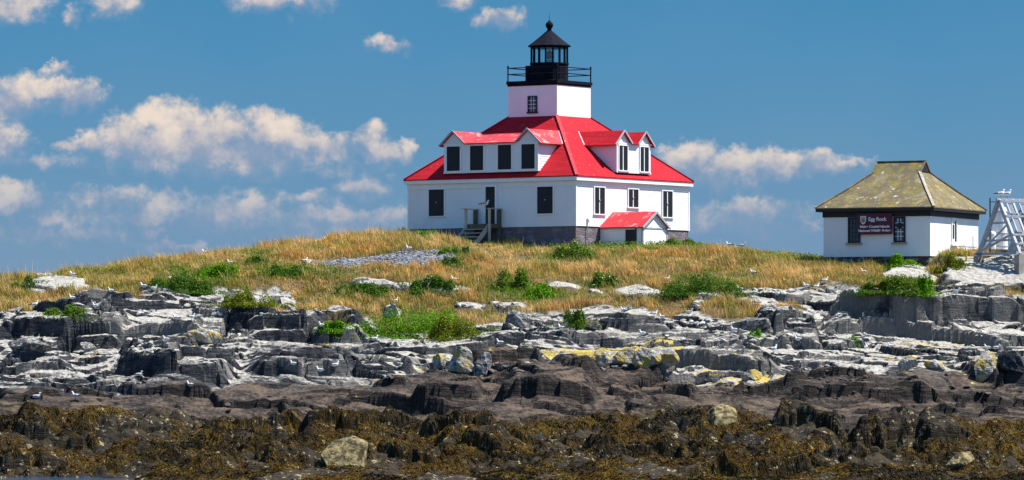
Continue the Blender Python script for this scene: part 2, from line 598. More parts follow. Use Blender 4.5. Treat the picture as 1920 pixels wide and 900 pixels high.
def leaf_mat(name, rough=.65, trans=.28, spec=.2):
    """tint attribute drives the colour; some light passes through"""
    m = bpy.data.materials.new(name)
    m.use_nodes = True
    t = NT(m.node_tree)
    b = t.n['Principled BSDF']
    b.inputs['Roughness'].default_value = rough
    b.inputs['Specular IOR Level'].default_value = spec
    c = t.attr('tint', 'Color')
    t.link(c, b.inputs['Base Color'])
    tr = t.node('ShaderNodeBsdfTranslucent')
    t.link(c, tr.inputs[0])
    mx = t.node('ShaderNodeMixShader'); mx.inputs[0].default_value = trans
    t.link(b.outputs[0], mx.inputs[1]); t.link(tr.outputs[0], mx.inputs[2])
    t.link(mx.outputs[0], t.n['Material Output'].inputs[0])
    return m


M['blade'] = leaf_mat('grass_blade', .85, .28, .04)
M['leaf'] = leaf_mat('leaf', .8, .25, .06)
M['weed'] = leaf_mat('rockweed_frond', .7, .06, .06)


def rock_mat(name, terrain=True, guano=.5, lichen=0.0, brown=0.0, weed=0.0, tone=1.0):
    """island rock: grey ledge, brown tidal band, white droppings, yellow lichen, barnacles"""
    m, t, b = mat(name, (.25, .25, .25), .85, 0, .25)
    geo = t.node('ShaderNodeNewGeometry')
    p = geo.outputs['Position']
    if terrain:
        gu, li, br, we, so, gr = (t.attr(a) for a in ('guano', 'lichen', 'brown', 'weed', 'soil', 'gravel'))
        rnd = t.attr('block')
    else:
        gu, li, br, we, so, gr, rnd = guano, lichen, brown, weed, None, None, .5
    big = t.noise(p, .55, 5, .6)
    fine = t.noise(p, 4.5, 6, .68)
    bed = t.noise(t.vmath('MULTIPLY', p, (.8, .8, 5.0)), 1.4, 6, .65)      # bedding streaks
    vert = t.noise(t.vmath('MULTIPLY', p, (3.0, 3.0, .5)), 1.6, 5, .65)    # runs down the faces
    k = tone
    c = t.mix(t.step(big, .32, .68), (.020 * k, .024 * k, .032 * k, 1), (.065 * k, .066 * k, .068 * k, 1))  # near-black base: shade of the steep faces is put into the colour
    c = t.mix(t.step(bed, .42, .62), c, (.014 * k, .016 * k, .021 * k, 1))
    c = t.mix(t.math('MULTIPLY', t.step(fine, .52, .76), .5), c, (.19 * k, .185 * k, .17 * k, 1))
    if terrain:
        fc = t.step(t.math('ADD', rnd, t.math('MULTIPLY_ADD', big, .6, -.3)), .52, .66)      # paler weathered blocks
        c = t.mix(t.math('MULTIPLY', fc, .75), c, t.mix(fine, (.11, .105, .095, 1), (.25, .23, .20, 1)))
    # white droppings and pale lichen on the tops, trickling over the edges
    gm = t.math('ADD', t.math('MULTIPLY', gu, 1.0), t.math('MULTIPLY_ADD', fine, 1.15, -.72))
    gm = t.math('ADD', gm, t.math('MULTIPLY_ADD', vert, .28, -.14))
    gm = t.step(gm, .34, .74)
    c = t.mix(t.math('MULTIPLY', gm, .86), c, t.mix(t.step(fine, .35, .7), (.26, .245, .21, 1), (.51, .485, .43, 1)))
    # brown tidal band
    cb = t.mix(t.step(big, .34, .66), (.012, .010, .009, 1), (.060, .043, .034, 1))
    cb = t.mix(t.step(bed, .46, .62), cb, (.018, .014, .012, 1))
    cb = t.mix(t.math('MULTIPLY', t.step(fine, .56, .76), .65), cb, (.21, .155, .11, 1))
    if terrain:
        cb = t.mix(t.math('MULTIPLY', t.attr('tops'), t.step(t.math('ADD', fine, t.math('MULTIPLY_ADD', big, .8, -.4)), .42, .66)), cb, (.105, .075, .05, 1))  # flat tops painted lighter, steep fronts left near-black as painted shade
    c = t.mix(br, c, cb)
    # yellow crust lichen
    lm = t.step(t.math('ADD', li, t.math('MULTIPLY_ADD', t.noise(p, 1.5, 5, .65), 2.6, -1.36)), .42, .58)
    c = t.mix(lm, c, t.mix(fine, (.33, .225, .03, 1), (.46, .36, .10, 1)))
    # wet weedy rock with barnacles
    cw = t.mix(t.step(big, .35, .65), (.012, .009, .006, 1), (.034, .023, .008, 1))
    cw = t.mix(t.step(t.noise(p, 2.4, 6, .7), .57, .65), cw, (.36, .29, .15, 1))
    c = t.mix(we, c, cw)
    if terrain:
        sc = t.mix(t.step(fine, .35, .65), (.075, .055, .028, 1), (.15, .11, .05, 1))
        c = t.mix(so, c, sc)
        c = t.mix(gr, c, t.mix(fine, (.14, .145, .16, 1), (.32, .32, .33, 1)))
    t.link(c, b.inputs['Base Color'])
    hb = t.math('ADD', t.math('MULTIPLY', fine, .6), t.math('ADD', t.math('MULTIPLY', bed, .8), t.math('MULTIPLY', vert, .4)))
    bump(t, b, hb, .9, .16)
    return m


M['rock'] = rock_mat('island_rock')


def sea_mat():
    m, t, b = mat('sea_water', (.012, .03, .055), .08, 0, .5)
    p = geo_pos(t)
    h = t.math('ADD', t.noise(t.vmath('MULTIPLY', p, (1, .6, 1)), .6, 6, .6), t.math('MULTIPLY', t.noise(p, 3, 4, .6), .3))
    bump(t, b, h, .6, .5)
    return m


M['sea'] = sea_mat()

# ---------------------------------------------------------------- terrain
def px_of(x, d): return 960 + FP * x / d
def row_of(z, d): return HOR - FP * (z - CAM_Z) / d
def x_at(px, d): return (px - 960) / FP * d
def z_at(row, d): return CAM_Z - (row - HOR) * d / FP


# ground rows in the photograph at a set of distances: (distance, [(column, row), ...])
PROFILE = [
    (220, [(0, 1010), (180, 1000), (420, 925), (1920, 925)]),
    (232, [(0, 955), (180, 940), (380, 894), (1920, 893)]),
    (237, [(0, 915), (200, 912), (360, 882), (1920, 880)]),
    (241, [(-200, 896), (200, 893), (340, 868), (1920, 866)]),
    (247, [(0, 836), (400, 840), (960, 836), (1500, 838), (1920, 850)]),
    (252, [(0, 778), (300, 786), (640, 800), (800, 792), (960, 764), (1120, 784), (1300, 792), (1480, 770), (1920, 790)]),
    (258, [(0, 752), (300, 748), (640, 752), (930, 735), (1080, 722), (1280, 740), (1600, 738), (1920, 742)]),
    (263, [(0, 730), (200, 722), (350, 708), (640, 716), (800, 718), (930, 690), (1080, 672), (1280, 690), (1450, 698), (1920, 702)]),
    (272, [(0, 655), (400, 648), (640, 655), (900, 640), (1280, 632), (1600, 634), (1920, 640)]),
    (280, [(0, 592), (110, 582), (300, 552), (480, 560), (640, 592), (800, 606), (960, 586), (1200, 574), (1400, 548), (1640, 545), (1760, 552), (1920, 560)]),
    (287, [(0, 556), (200, 537), (400, 516), (640, 506), (960, 512), (1280, 514), (1440, 510), (1600, 508), (1744, 508), (1920, 520)]),
    (294, [(0, 535), (200, 518), (400, 495), (640, 475), (760, 460), (900, 470), (960, 473), (1080, 478), (1280, 470), (1440, 478), (1544, 487), (1744, 502), (1840, 498), (1920, 498)]),
    (301, [(0, 536), (200, 519), (380, 491), (500, 479), (640, 464), (760, 443), (850, 445), (900, 458), (960, 460), (1080, 468), (1180, 462), (1290, 458), (1350, 461), (1440, 472), (1544, 482), (1744, 497), (1920, 495)]),
    (308, [(0, 538), (200, 521), (380, 494), (500, 482), (640, 466), (760, 444), (900, 440), (1080, 448), (1290, 452), (1350, 461), (1440, 473), (1544, 483), (1744, 498), (1920, 496)]),
    (322, [(0, 560), (380, 515), (760, 470), (1290, 472), (1544, 505), (1920, 520)]),
    (345, [(0, 690), (760, 600), (1290, 620), (1920, 690)]),
    (370, [(0, 860), (1920, 860)]),
]
DX = 0.085
xs = np.arange(-40, 40.001, DX)
ds = np.concatenate([np.arange(224, 234, 0.25), np.arange(234, 292, 0.08), np.arange(292, 304, 0.16), np.arange(304, 366, 0.8)])
X, D = np.meshgrid(xs, ds)
PX = px_of(X, D)

# base surface: rows interpolated over distance, then softened
tab_px = np.arange(-400, 2321, 20.0)
tab = np.array([np.interp(tab_px, [q[0] for q in pr], [q[1] for q in pr]) for _, pr in PROFILE])
tab = blur(tab, 2, 1)
pd = np.array([q[0] for q in PROFILE], float)


def base_row(px, d):
    d = np.clip(d, pd[0], pd[-1])
    i = np.clip(np.searchsorted(pd, d, side='right') - 1, 0, len(pd) - 2)
    f = (d - pd[i]) / (pd[i + 1] - pd[i])
    u = np.clip((px - tab_px[0]) / 20.0, 0, len(tab_px) - 1.001)
    j = u.astype(int)
    w = u - j
    a = tab[i, j] * (1 - w) + tab[i, j + 1] * w
    b = tab[i + 1, j] * (1 - w) + tab[i + 1, j + 1] * w
    return a * (1 - f) + b * f


def base_z(x, d):
    # average over a little distance so that the profile has no kinks
    z = 0
    for o, w in ((-1.6, .2), (-.6, .3), (.6, .3), (1.6, .2)):
        z = z + w * z_at(base_row(px_of(x, d), d + o), d + o)
    return z


BZ = base_z(X, D)
BR = row_of(BZ, D)

# rock / soil border: lowest row of the grass at each column
BORDER = [(-300, 600), (0, 588), (60, 586), (110, 575), (160, 560), (220, 552), (290, 548), (400, 545), (430, 543), (520, 548), (548, 560),
          (565, 586), (690, 594), (720, 620), (850, 628), (885, 606), (960, 592), (1060, 588), (1130, 582), (1290, 580), (1320, 552),
          (1440, 546), (1520, 536), (1650, 538), (1760, 552), (1790, 550), (1920, 560), (2200, 560)]
bord = np.interp(PX, [b[0] for b in BORDER], [b[1] for b in BORDER])
wob = (fbm2(X * .45, D * .45, 40, 4) - .5) * 36
soil = 1 - sstep(BR + wob, bord - 5, bord + 3)


def patch(cx, cy, rx, ry):
    e = ((PX - cx) / rx) ** 2 + ((BR - cy) / ry) ** 2
    return 1 - sstep(e + (fbm2(X * .8, D * .8, 77, 3) - .5) * .9, .7, 1.15)


# grass tongues on the rock, rock showing in the grass (photo column, row, half sizes)
for q in ((1372, 582, 66, 20), (1480, 572, 40, 7), (900, 590, 40, 20), (1600, 552, 26, 7), (630, 622, 26, 5), (1250, 588, 18, 4), (500, 590, 50, 14), (1110, 608, 20, 6)):
    soil = np.maximum(soil, patch(*q))
ledge = np.zeros_like(soil)
for q in ((112, 536, 58, 17), (70, 545, 26, 8), (385, 482, 16, 3), (330, 522, 22, 4), (705, 530, 40, 8), (790, 538, 55, 9), (850, 546, 48, 8), (1052, 538, 36, 8),
          (1120, 549, 18, 6), (1205, 551, 56, 10), (878, 577, 30, 9), (955, 573, 34, 6), (738, 584, 18, 14), (640, 582, 26, 8), (1700, 514, 44, 14), (1580, 546, 70, 8),
          (1500, 541, 30, 6), (1740, 524, 22, 9), (590, 492, 26, 5)):
    ledge = np.maximum(ledge, patch(*q))
soil = soil * (1 - ledge)
gravel = np.zeros_like(soil)
for q in ((745, 488, 108, 13), (650, 494, 60, 9), (820, 480, 50, 9)):
    gravel = np.maximum(gravel, patch(*q))
rock = 1 - np.clip(soil, 0, 1)
rock = np.where(gravel > .5, 0.12, rock)

# block structure of the ledges
weedz = sstep(BR + (fbm2(X * .25, D * .25, 5, 3) - .5) * 30, 768, 790)       # rockweed band
bcurve = np.interp(PX, [0, 200, 330, 480, 640, 830, 930, 1100, 1290, 1450, 1700, 1920], [738, 730, 716, 710, 718, 714, 690, 692, 706, 703, 700, 712])
brownz = sstep(BR - bcurve + (fbm2(X * .22, D * .22, 6, 4) - .5) * 40, -5, 12)      # brown tidal band
wx = X + (fbm2(X * .16, D * .16, 1, 2) - .5) * 4.0
wd = D + (fbm2(X * .16, D * .16, 2, 2) - .5) * 3.4 + (vnoise(X * .05, D * .05, 9) - .5) * X * .35
wx2 = X + (vnoise(X * .35, D * .35, 3) - .5) * 1.4 + (D - 265) * .25
wd2 = D + (vnoise(X * .35, D * .35, 4) - .5) * 1.2 + X * .12
cx1, cy1, e1, r1 = cells(wx, wd, 8.5, 3.9, 11)
cx2, cy2, e2, r2 = cells(wx2, wd2, 3.2, 1.45, 23)
cx3, cy3, e3, r3 = cells(wx2, wd2, 1.05, 0.55, 37)


def tiltplane(cx, cy, gx, gd, px_, pd_, r, ax, dip, adip):
    """height of a slab: base height at its centre, its own dip"""
    zc = base_z(gx - (px_ - cx), gd - (pd_ - cy))
    return zc + (r[0] - .5) * 2 * ax * (px_ - cx) + (dip + (r[1] - .5) * 2 * adip) * (pd_ - cy)


bsm = brownz * (1 - weedz)
h1 = tiltplane(cx1, cy1, X, D, wx, wd, r1, .15, .20 + .16 * bsm, .09) + (r1[2] - .5) * (.95 + .45 * bsm)
h2 = tiltplane(cx2, cy2, X, D, wx2, wd2, r2, .20, .20, .14) + (r2[2] - .5) * .42
mixn = sstep(fbm2(X * .16, D * .16, 51, 3), .38, .62)
smooth_b = brownz * (1 - weedz)
w_h1 = np.clip(.62 + .25 * (mixn - .5) + .18 * smooth_b, 0, 1)
hb = h1 * w_h1 + h2 * (1 - w_h1)
amp3 = sstep(fbm2(X * .3, D * .3, 61, 3), .42, .6) * (1 - .6 * smooth_b)
hb = hb + (r3[2] - .5) * .26 * amp3 + ((r3[0] - .5) * .25 * (wx2 - cx3) + (r3[1] - .5) * .3 * (wd2 - cy3)) * amp3
# joints opened by frost
hb = hb - .42 * (1 - sstep(e1, .0, .045)) * (1 - .4 * weedz) - .22 * (1 - sstep(e2, .0, .06)) * (1 - .6 * smooth_b)
# thin beds stepping down the slabs
bw = (fbm2(X * .12, D * .12, 71, 2) - .5) * 3.2 + (r1[0] - .5) * .5
tb = (hb + bw) / .5
fr = tb - np.floor(tb)
bedstep = (np.floor(tb) + sstep(fr, .7, .98)) * .5 - bw
hb = hb * .55 + bedstep * .45
rough = (fbm2(X * 1.1, D * 1.1, 81, 3) - .5) * .16 + (fbm2(X * 6, D * 6, 85, 2) - .5) * .05
lump = (np.abs(2 * fbm2(X * .42, D * .42, 91, 3) - 1) * 2.2 - .45) * .8 + (np.abs(2 * fbm2(X * 1.3, D * 1.3, 93, 3) - 1) * 2 - .5) * .32
hs = blur(blur(hb, 3, 0), 3, 1)
hw = hs * .75 + hb * .25 + lump * .68 * (.25 + .75 * sstep(D, 232.5, 238))
hrock = np.where(weedz > 0, hb * (1 - weedz) + hw * weedz, hb) + rough
hs2 = blur(blur(hb, 2, 0), 2, 1)
hrock = hrock * (1 - .35 * smooth_b) + (hs2 + rough * .6) * (.35 * smooth_b)
hsoil = BZ + (fbm2(X * .35, D * .35, 101, 4) - .5) * .5 + (fbm2(X * 2, D * 2, 105, 2) - .5) * .08
rk = blur(blur(rock, 2, 0), 2, 1)
Z = hsoil * (1 - rk) + (hrock * (1 - .75 * np.clip(ledge * (BR < bord - 8), 0, 1)) + (BZ + .34 + rough) * .75 * np.clip(ledge * (BR < bord - 8), 0, 1)) * rk

# outcrops with steep dark fronts: (column, row of the foot, half width, height in rows)
HUMPS = [
    (300, 652, 75, 30), (560, 630, 150, 32), (110, 642, 125, 32), (335, 705, 115, 46), (565, 702, 110, 40), (725, 692, 60, 28), (60, 702, 75, 18), (190, 585, 60, 16),
    (962, 704, 75, 24), (1030, 746, 110, 40), (640, 797, 165, 30), (870, 806, 70, 26), (320, 752, 40, 18), (1150, 700, 110, 20), (760, 760, 90, 16),
    (1330, 692, 120, 42), (1745, 614, 200, 46), (1480, 634, 64, 36), (1600, 748, 160, 26), (1330, 744, 95, 20), (1800, 748, 140, 20), (1240, 776, 70, 26), (1885, 556, 122, 32), (1100, 770, 110, 18),
    (200, 750, 85, 16), (480, 744, 95, 18), (840, 748, 65, 24), (1130, 742, 95, 18), (1440, 744, 75, 20), (1700, 772, 95, 16), (60, 768, 60, 14), (400, 778, 95, 16), (1560, 722, 90, 18), (700, 740, 80, 14), (560, 768, 70, 14), (1240, 728, 60, 18), (1830, 776, 80, 18),
    (1870, 708, 62, 30), (1720, 815, 130, 32), (1520, 804, 80, 30), (1340, 893, 75, 22), (110, 822, 85, 32), (60, 880, 75, 30), (890, 850, 75, 28), (1450, 897, 90, 36), (450, 850, 90, 20), (1000, 838, 90, 22), (250, 862, 60, 22),
    (1640, 868, 120, 26), (760, 870, 60, 26), (1180, 850, 90, 22), (1150, 620, 120, 18), (1000, 640, 90, 16), (420, 600, 60, 20),
]
white_knob = np.zeros_like(Z)
for i, (cx, cy, hwp, hp) in enumerate(HUMPS):
    jc = int(np.clip(np.searchsorted(xs, x_at(cx, 265)), 0, len(xs) - 1))
    jd = int(np.argmin(np.abs(row_of(BZ[:, int(np.clip(np.searchsorted(xs, x_at(cx, ds[np.argmin(np.abs(BR[:, jc] - cy))])), 0, len(xs) - 1))], ds) - cy) + (ds > 312) * 999))
    d0 = ds[jd]
    x0 = x_at(cx, d0)
    hm_, hw_ = hp * (1 if cx == 1885 else .85) * d0 / FP, hwp * d0 / FP
    u = (X - x0) / hw_ + (vnoise(X * .4 + i, D * .4, 500 + i) - .5) * .4 + (r3[1] - .5) * .12
    t = D - d0 + (vnoise(X * .22, D * .22 + i, 540 + i) - .5) * 1.5 + (r2[0] - .5) * 1.1 + (r3[0] - .5) * .3 + .09 * hw_ * u * (1 if i % 2 else -1)
    side = 1 - sstep(np.abs(u), .72, 1.0)
    bk = hm_ * 6.5
    top = 1 - (sstep(t, .1 * bk, bk) if cx != 1885 else sstep(t, 5.5, 14))
    fr_ = sstep(t, 0, .16) if cx != 1885 else .45 * sstep(t, 0, .2) + .55 * sstep(t, -.1, 3.2)
    add = hm_ * side * fr_ * top * (1 + (r1[2] - .5) * .3)
    Z = Z + add * np.clip(rk + (1.0 if cx == 1885 else 0), 0, 1)
    if cx == 1885:
        Z = Z + side * .04 * np.clip(t, 0, 4.5) * (1 - sstep(t, 7, 14)) * sstep(t, 0, .3)
        white_knob = side * sstep(t, .1, .3) * (1 - sstep(t, 6.5, 8))
        soil = soil * (1 - white_knob)
        rk = np.maximum(rk, white_knob)

# levelled ground under the two buildings
def level(x0, d0, x1, d1, zf, rad):
    global Z
    dd = np.sqrt((X - (x0 + x1) / 2) ** 2 + (D - (d0 + d1) / 2) ** 2)
    return dd


# attributes
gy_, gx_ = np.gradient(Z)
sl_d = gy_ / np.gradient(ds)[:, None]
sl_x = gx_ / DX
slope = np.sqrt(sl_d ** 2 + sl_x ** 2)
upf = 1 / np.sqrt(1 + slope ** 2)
gn = fbm2(X * .18, D * .18, 111, 4)
guano = sstep(upf, .56, .84) * (.64 + .60 * sstep(gn + (BR < 640) * .08 - (BR > 660) * .06, .36, .62)) * (1 - brownz)  # droppings by slope, also painting the contrast of lit tops and shaded faces
guano = np.clip(guano + .42 * np.clip(ledge, 0, 1), 0, 1.1)
guano = np.clip(guano + 1.0 * white_knob * (upf > .6), 0, 1.2)
right_blob = np.exp(-(((PX - 1500) / 330) ** 2 + ((BR - 650) / 34) ** 2))
guano = np.clip(guano + .4 * right_blob * (upf > .75), 0, 1.1)
lichen = np.zeros_like(Z)
for (cx, cy, rx, ry, a) in ((1040, 668, 170, 16, .9), (1215, 668, 85, 26, .95), (860, 684, 50, 24, 1.0), (900, 660, 70, 12, .85), (1340, 700, 70, 16, .55), (1420, 704, 60, 14, .8),
                            (1720, 655, 120, 34, .42), (1860, 690, 70, 22, .75), (1560, 706, 60, 8, .6), (170, 652, 30, 14, .5), (380, 648, 90, 12, .45), (740, 708, 45, 8, .7), (1750, 575, 60, 20, .4),
                            (620, 640, 60, 20, .3), (1300, 640, 400, 60, .12), (300, 600, 400, 60, .08)):
    lichen = np.maximum(lichen, a * np.exp(-(((PX - cx) / rx) ** 2 + ((BR - cy) / ry) ** 2) * .8))
lichen = lichen * (1 - weedz) * (1 - np.clip(soil, 0, 1)) * sstep(upf, .3, .8)
weed_a = weedz * 1.0
block = r2[3] * .6 + r1[3] * .4
nr, nc = Z.shape
idx = np.arange(nr * nc).reshape(nr, nc)
F4 = np.stack([idx[:-1, :-1], idx[:-1, 1:], idx[1:, 1:], idx[1:, :-1]], -1).reshape(-1, 4)
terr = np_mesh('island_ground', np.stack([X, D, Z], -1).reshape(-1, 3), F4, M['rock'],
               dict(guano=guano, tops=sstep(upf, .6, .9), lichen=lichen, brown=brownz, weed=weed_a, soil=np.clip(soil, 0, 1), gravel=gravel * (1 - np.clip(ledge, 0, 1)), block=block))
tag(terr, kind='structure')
terr['label'] = 'rocky island ledges rising to a grassy hill'


def ter_z(x, d, arr=None):
    """terrain height (or another grid) at points"""
    a = Z if arr is None else arr
    x = np.asarray(x, float); d = np.asarray(d, float)
    u = np.clip((x - xs[0]) / DX, 0, nc - 1.001)
    i = u.astype(int); fu = u - i
    j = np.clip(np.searchsorted(ds, d, side='right') - 1, 0, nr - 2)
    fd = np.clip((d - ds[j]) / (ds[j + 1] - ds[j]), 0, 1)
    return (a[j, i] * (1 - fu) + a[j, i + 1] * fu) * (1 - fd) + (a[j + 1, i] * (1 - fu) + a[j + 1, i + 1] * fu) * fd


def ground_point(px, row, d0=236, d1=318):
    """first point of the ground along the sight line through a photo pixel"""
    d = np.arange(d0, d1, .04)
    x = x_at(px, d)
    t = ter_z(x, d)
    hit = np.nonzero(t >= z_at(row, d))[0]
    if len(hit) == 0:
        k = int(np.argmax(row_of(t, d) * -1))
    else:
        k = int(hit[0])
    return Vector((x[k], d[k], t[k]))


# sea: one sheet out to the horizon
mb = MB()
mb.poly([(-30000, -200, 0), (30000, -200, 0), (30000, 50000, 0), (-30000, 50000, 0)])
tag(mb.build('sea_water', M['sea']), kind='structure', label='blue sea around the island')
# ---------------------------------------------------------------- lighthouse keeper's house
TH = R(35)
S = 12.57                          # side of the square house
HX, HD = 3.87, 300.0               # its near corner
HZ = 12.3                          # base of its foundations
house = tag(empty('lighthouse', (HX, HD, HZ), -TH), 'white square lighthouse dwelling with red hipped roof and black lantern tower', 'lighthouse')


def front(p): return p                                   # (along, inwards, z): front wall, along runs -S..0
def right(p): return (-p[1], p[0], p[2])                 # right wall, along runs 0..S
def left(p): return (-S + p[1], -p[0], p[2])             # left wall, along runs -S..0
def back(p): return (-p[0], S - p[1], p[2])              # back wall, along runs 0..S


def B(name, mb_, m, parent=house, z0=HZ, **kw):
    return mb_.build(name, m, parent, z0, **kw)


def clapboards(b, fr, t0, t1, z0, z1, h=.135, skip=()):
    """lapped boards on a wall; skip = openings (t0, t1, z0, z1)"""
    old = b.fn
    b.fn = fr
    n = max(1, round((z1 - z0) / h))
    hh = (z1 - z0) / n
    for i in range(n):
        za, zb = z0 + i * hh, z0 + (i + 1) * hh
        spans = [(t0, t1)]
        for (a, c, lo, hi) in skip:
            if hi > za + .01 and lo < zb - .01:
                spans = [s for (p, q) in spans for s in ((p, min(q, a)), (max(p, c), q)) if s[1] - s[0] > .01]
        for (p, q) in spans:
            b.add([(p, -.013, za), (q, -.013, za), (q, -.003, zb), (p, -.003, zb), (p, 0, za), (q, 0, za)], [(0, 1, 2, 3), (4, 5, 1, 0)])
    b.fn = old


ZS, ZE = 13.94, 16.98              # siding bottom, eaves
b = MB(); b.box(-S + .04, -.04, .04, S - .04, HZ, ZS); B('foundation', b, M['foundation'])
b = MB(); b.box(-S, 0, 0, S, ZS - .02, ZE - .05)
for fr, a0, a1 in ((front, -S, 0), (right, 0, S), (left, -S, 0), (back, 0, S)):
    clapboards(b, fr, a0 + .1, a1 - .1, ZS - .01, ZE - .5)
B('wall', b, M['white'], fix=False)
for (cx_, cy_) in ((0, 0), (-S, 0), (0, S), (-S, S)):
    b = MB()
    sx = -1 if cx_ == 0 else 1
    sy = 1 if cy_ == 0 else -1
    b.box(min(cx_ - sx * .03, cx_ + sx * .11), max(cx_ - sx * .03, cx_ + sx * .11), min(cy_ - sy * .03, cy_ + sy * .11), max(cy_ - sy * .03, cy_ + sy * .11), ZS - .03, ZE - .32)
    B('corner_board', b, M['white_trim'])


def ring(b, o, z0, z1, i=0.0):
    """square band round the walls, o outside, i inside"""
    b.box(-S - o, o, -o, -i, z0, z1); b.box(-S - o, o, S + i, S + o, z0, z1)
    b.box(-S - o, -S - i, -i, S + i, z0, z1); b.box(i, o, -i, S + i, z0, z1)


b = MB(); ring(b, .05, ZE - .62, ZE - .31, .0); ring(b, .19, ZE - .30, ZE - .02, -.02)
B('cornice', b, M['white_trim'])

# hipped roof from the eaves up to the tower
EO, PIT = .22, .845
TW = 1.85
cxh, cyh = -S / 2, S / 2
run = S / 2 + EO - TW
ZT = ZE + run * PIT
def zr(d): return ZE + (d + EO) * PIT       # roof height at distance d inside the wall plane
b = MB()
eo = [(-S - EO, -EO), (EO, -EO), (EO, S + EO), (-S - EO, S + EO)]
ti = [(cxh - TW, cyh - TW), (cxh + TW, cyh - TW), (cxh + TW, cyh + TW), (cxh - TW, cyh + TW)]
vs = [(x, y, ZE) for x, y in eo] + [(x, y, ZT) for x, y in ti] + [(x, y, ZE - .07) for x, y in eo]
b.add(vs, [(0, 1, 5, 4), (1, 2, 6, 5), (2, 3, 7, 6), (3, 0, 4, 7), (8, 9, 1, 0), (9, 10, 2, 1), (10, 11, 3, 2), (11, 8, 0, 3), (11, 10, 9, 8), (4, 5, 6, 7)])
roof = B('roof', b, M['red'])
b = MB()
for k in range(4):
    a, c = Vector(vs[k]), Vector(vs[4 + k])
    b.bar(a + Vector((0, 0, .03)), c + Vector((0, 0, .03)), .20, .05)
B('ridge_cap', b, M['red_ridge'], roof)


def window(parent, fr, t0, t1, z0, z1, d=0.0, leaves=1, name='window', latch=True):
    """casing, sill and closed black shutters"""
    b = MB(fr)
    w = .09
    b.box(t0 - w, t0, d - .06, d + .02, z0 - .02, z1 + w); b.box(t1, t1 + w, d - .06, d + .02, z0 - .02, z1 + w)
    b.box(t0, t1, d - .06, d + .02, z1, z1 + w); b.box(t0 - w - .04, t1 + w + .04, d - .10, d + .02, z0 - .09, z0 - .02)
    b.mi = 1
    if leaves == 1:
        b.box(t0 + .005, t1 - .005, d - .035, d + .02, z0 - .015, z1 - .005)
        for zz in (z0 + .12, z1 - .16):
            b.box(t0 + .05, t1 - .05, d - .05, d - .034, zz, zz + .05)
    else:
        c = (t0 + t1) / 2
        b.box(t0 + .005, c - .045, d - .035, d + .02, z0 - .015, z1 - .005); b.box(c + .045, t1 - .005, d - .035, d + .02, z0 - .015, z1 - .005)
        b.mi = 0
        b.box(c - .044, c + .044, d - .03, d + .02, z0 - .015, z1 - .005)
    if latch:
        b.mi = 2
        c = (t0 + t1) / 2
        b.box(c - .05, c + .05, d - .075, d - .036, (z0 + z1) / 2 - .02, (z0 + z1) / 2 + .035)
    return b.build(name, [M['white_trim'], M['shutter'], M['rack_grey']], parent, HZ)


for t in (-10.39, -2.25):
    window(house, front, t - .58, t + .58, 14.72, 16.34)
window(house, right, 1.97, 3.05, 14.73, 16.32, leaves=2)
window(house, right, 5.68, 6.76, 15.24, 16.32, leaves=2)
window(house, right, 9.52, 10.60, 14.73, 16.32, leaves=2)

# front door in its smooth white bay
b = MB(); b.box(-7.16, -5.40, -.034, 0, ZS + .02, ZE - .62); b.box(-6.80, -6.64, -.13, -.035, 14.12, 16.42); b.box(-5.92, -5.78, -.13, -.035, 14.12, 16.42); b.box(-6.80, -5.78, -.13, -.035, 16.421, 16.55)
frame_o = B('door_frame', b, M['white_trim'])
b = MB(); b.box(-6.635, -5.925, -.055, -.036, 14.12, 16.415)
for z0_, z1_ in ((14.35, 15.05), (15.2, 16.25)):
    b.box(-6.55, -6.01, -.07, -.054, z0_, z0_ + .04); b.box(-6.55, -6.01, -.07, -.054, z1_, z1_ + .04)
door = B('door', b, M['shutter'])
b = MB(); b.lathe([(.03, 0), (.035, .03), (.0, .05)], (0, 0), 8)
b.v = [(-6.08 + y * .0 + x, -.10 + z, 15.12 + y) for (x, y, z) in b.v]
B('handle', b, M['rack_grey'], door)


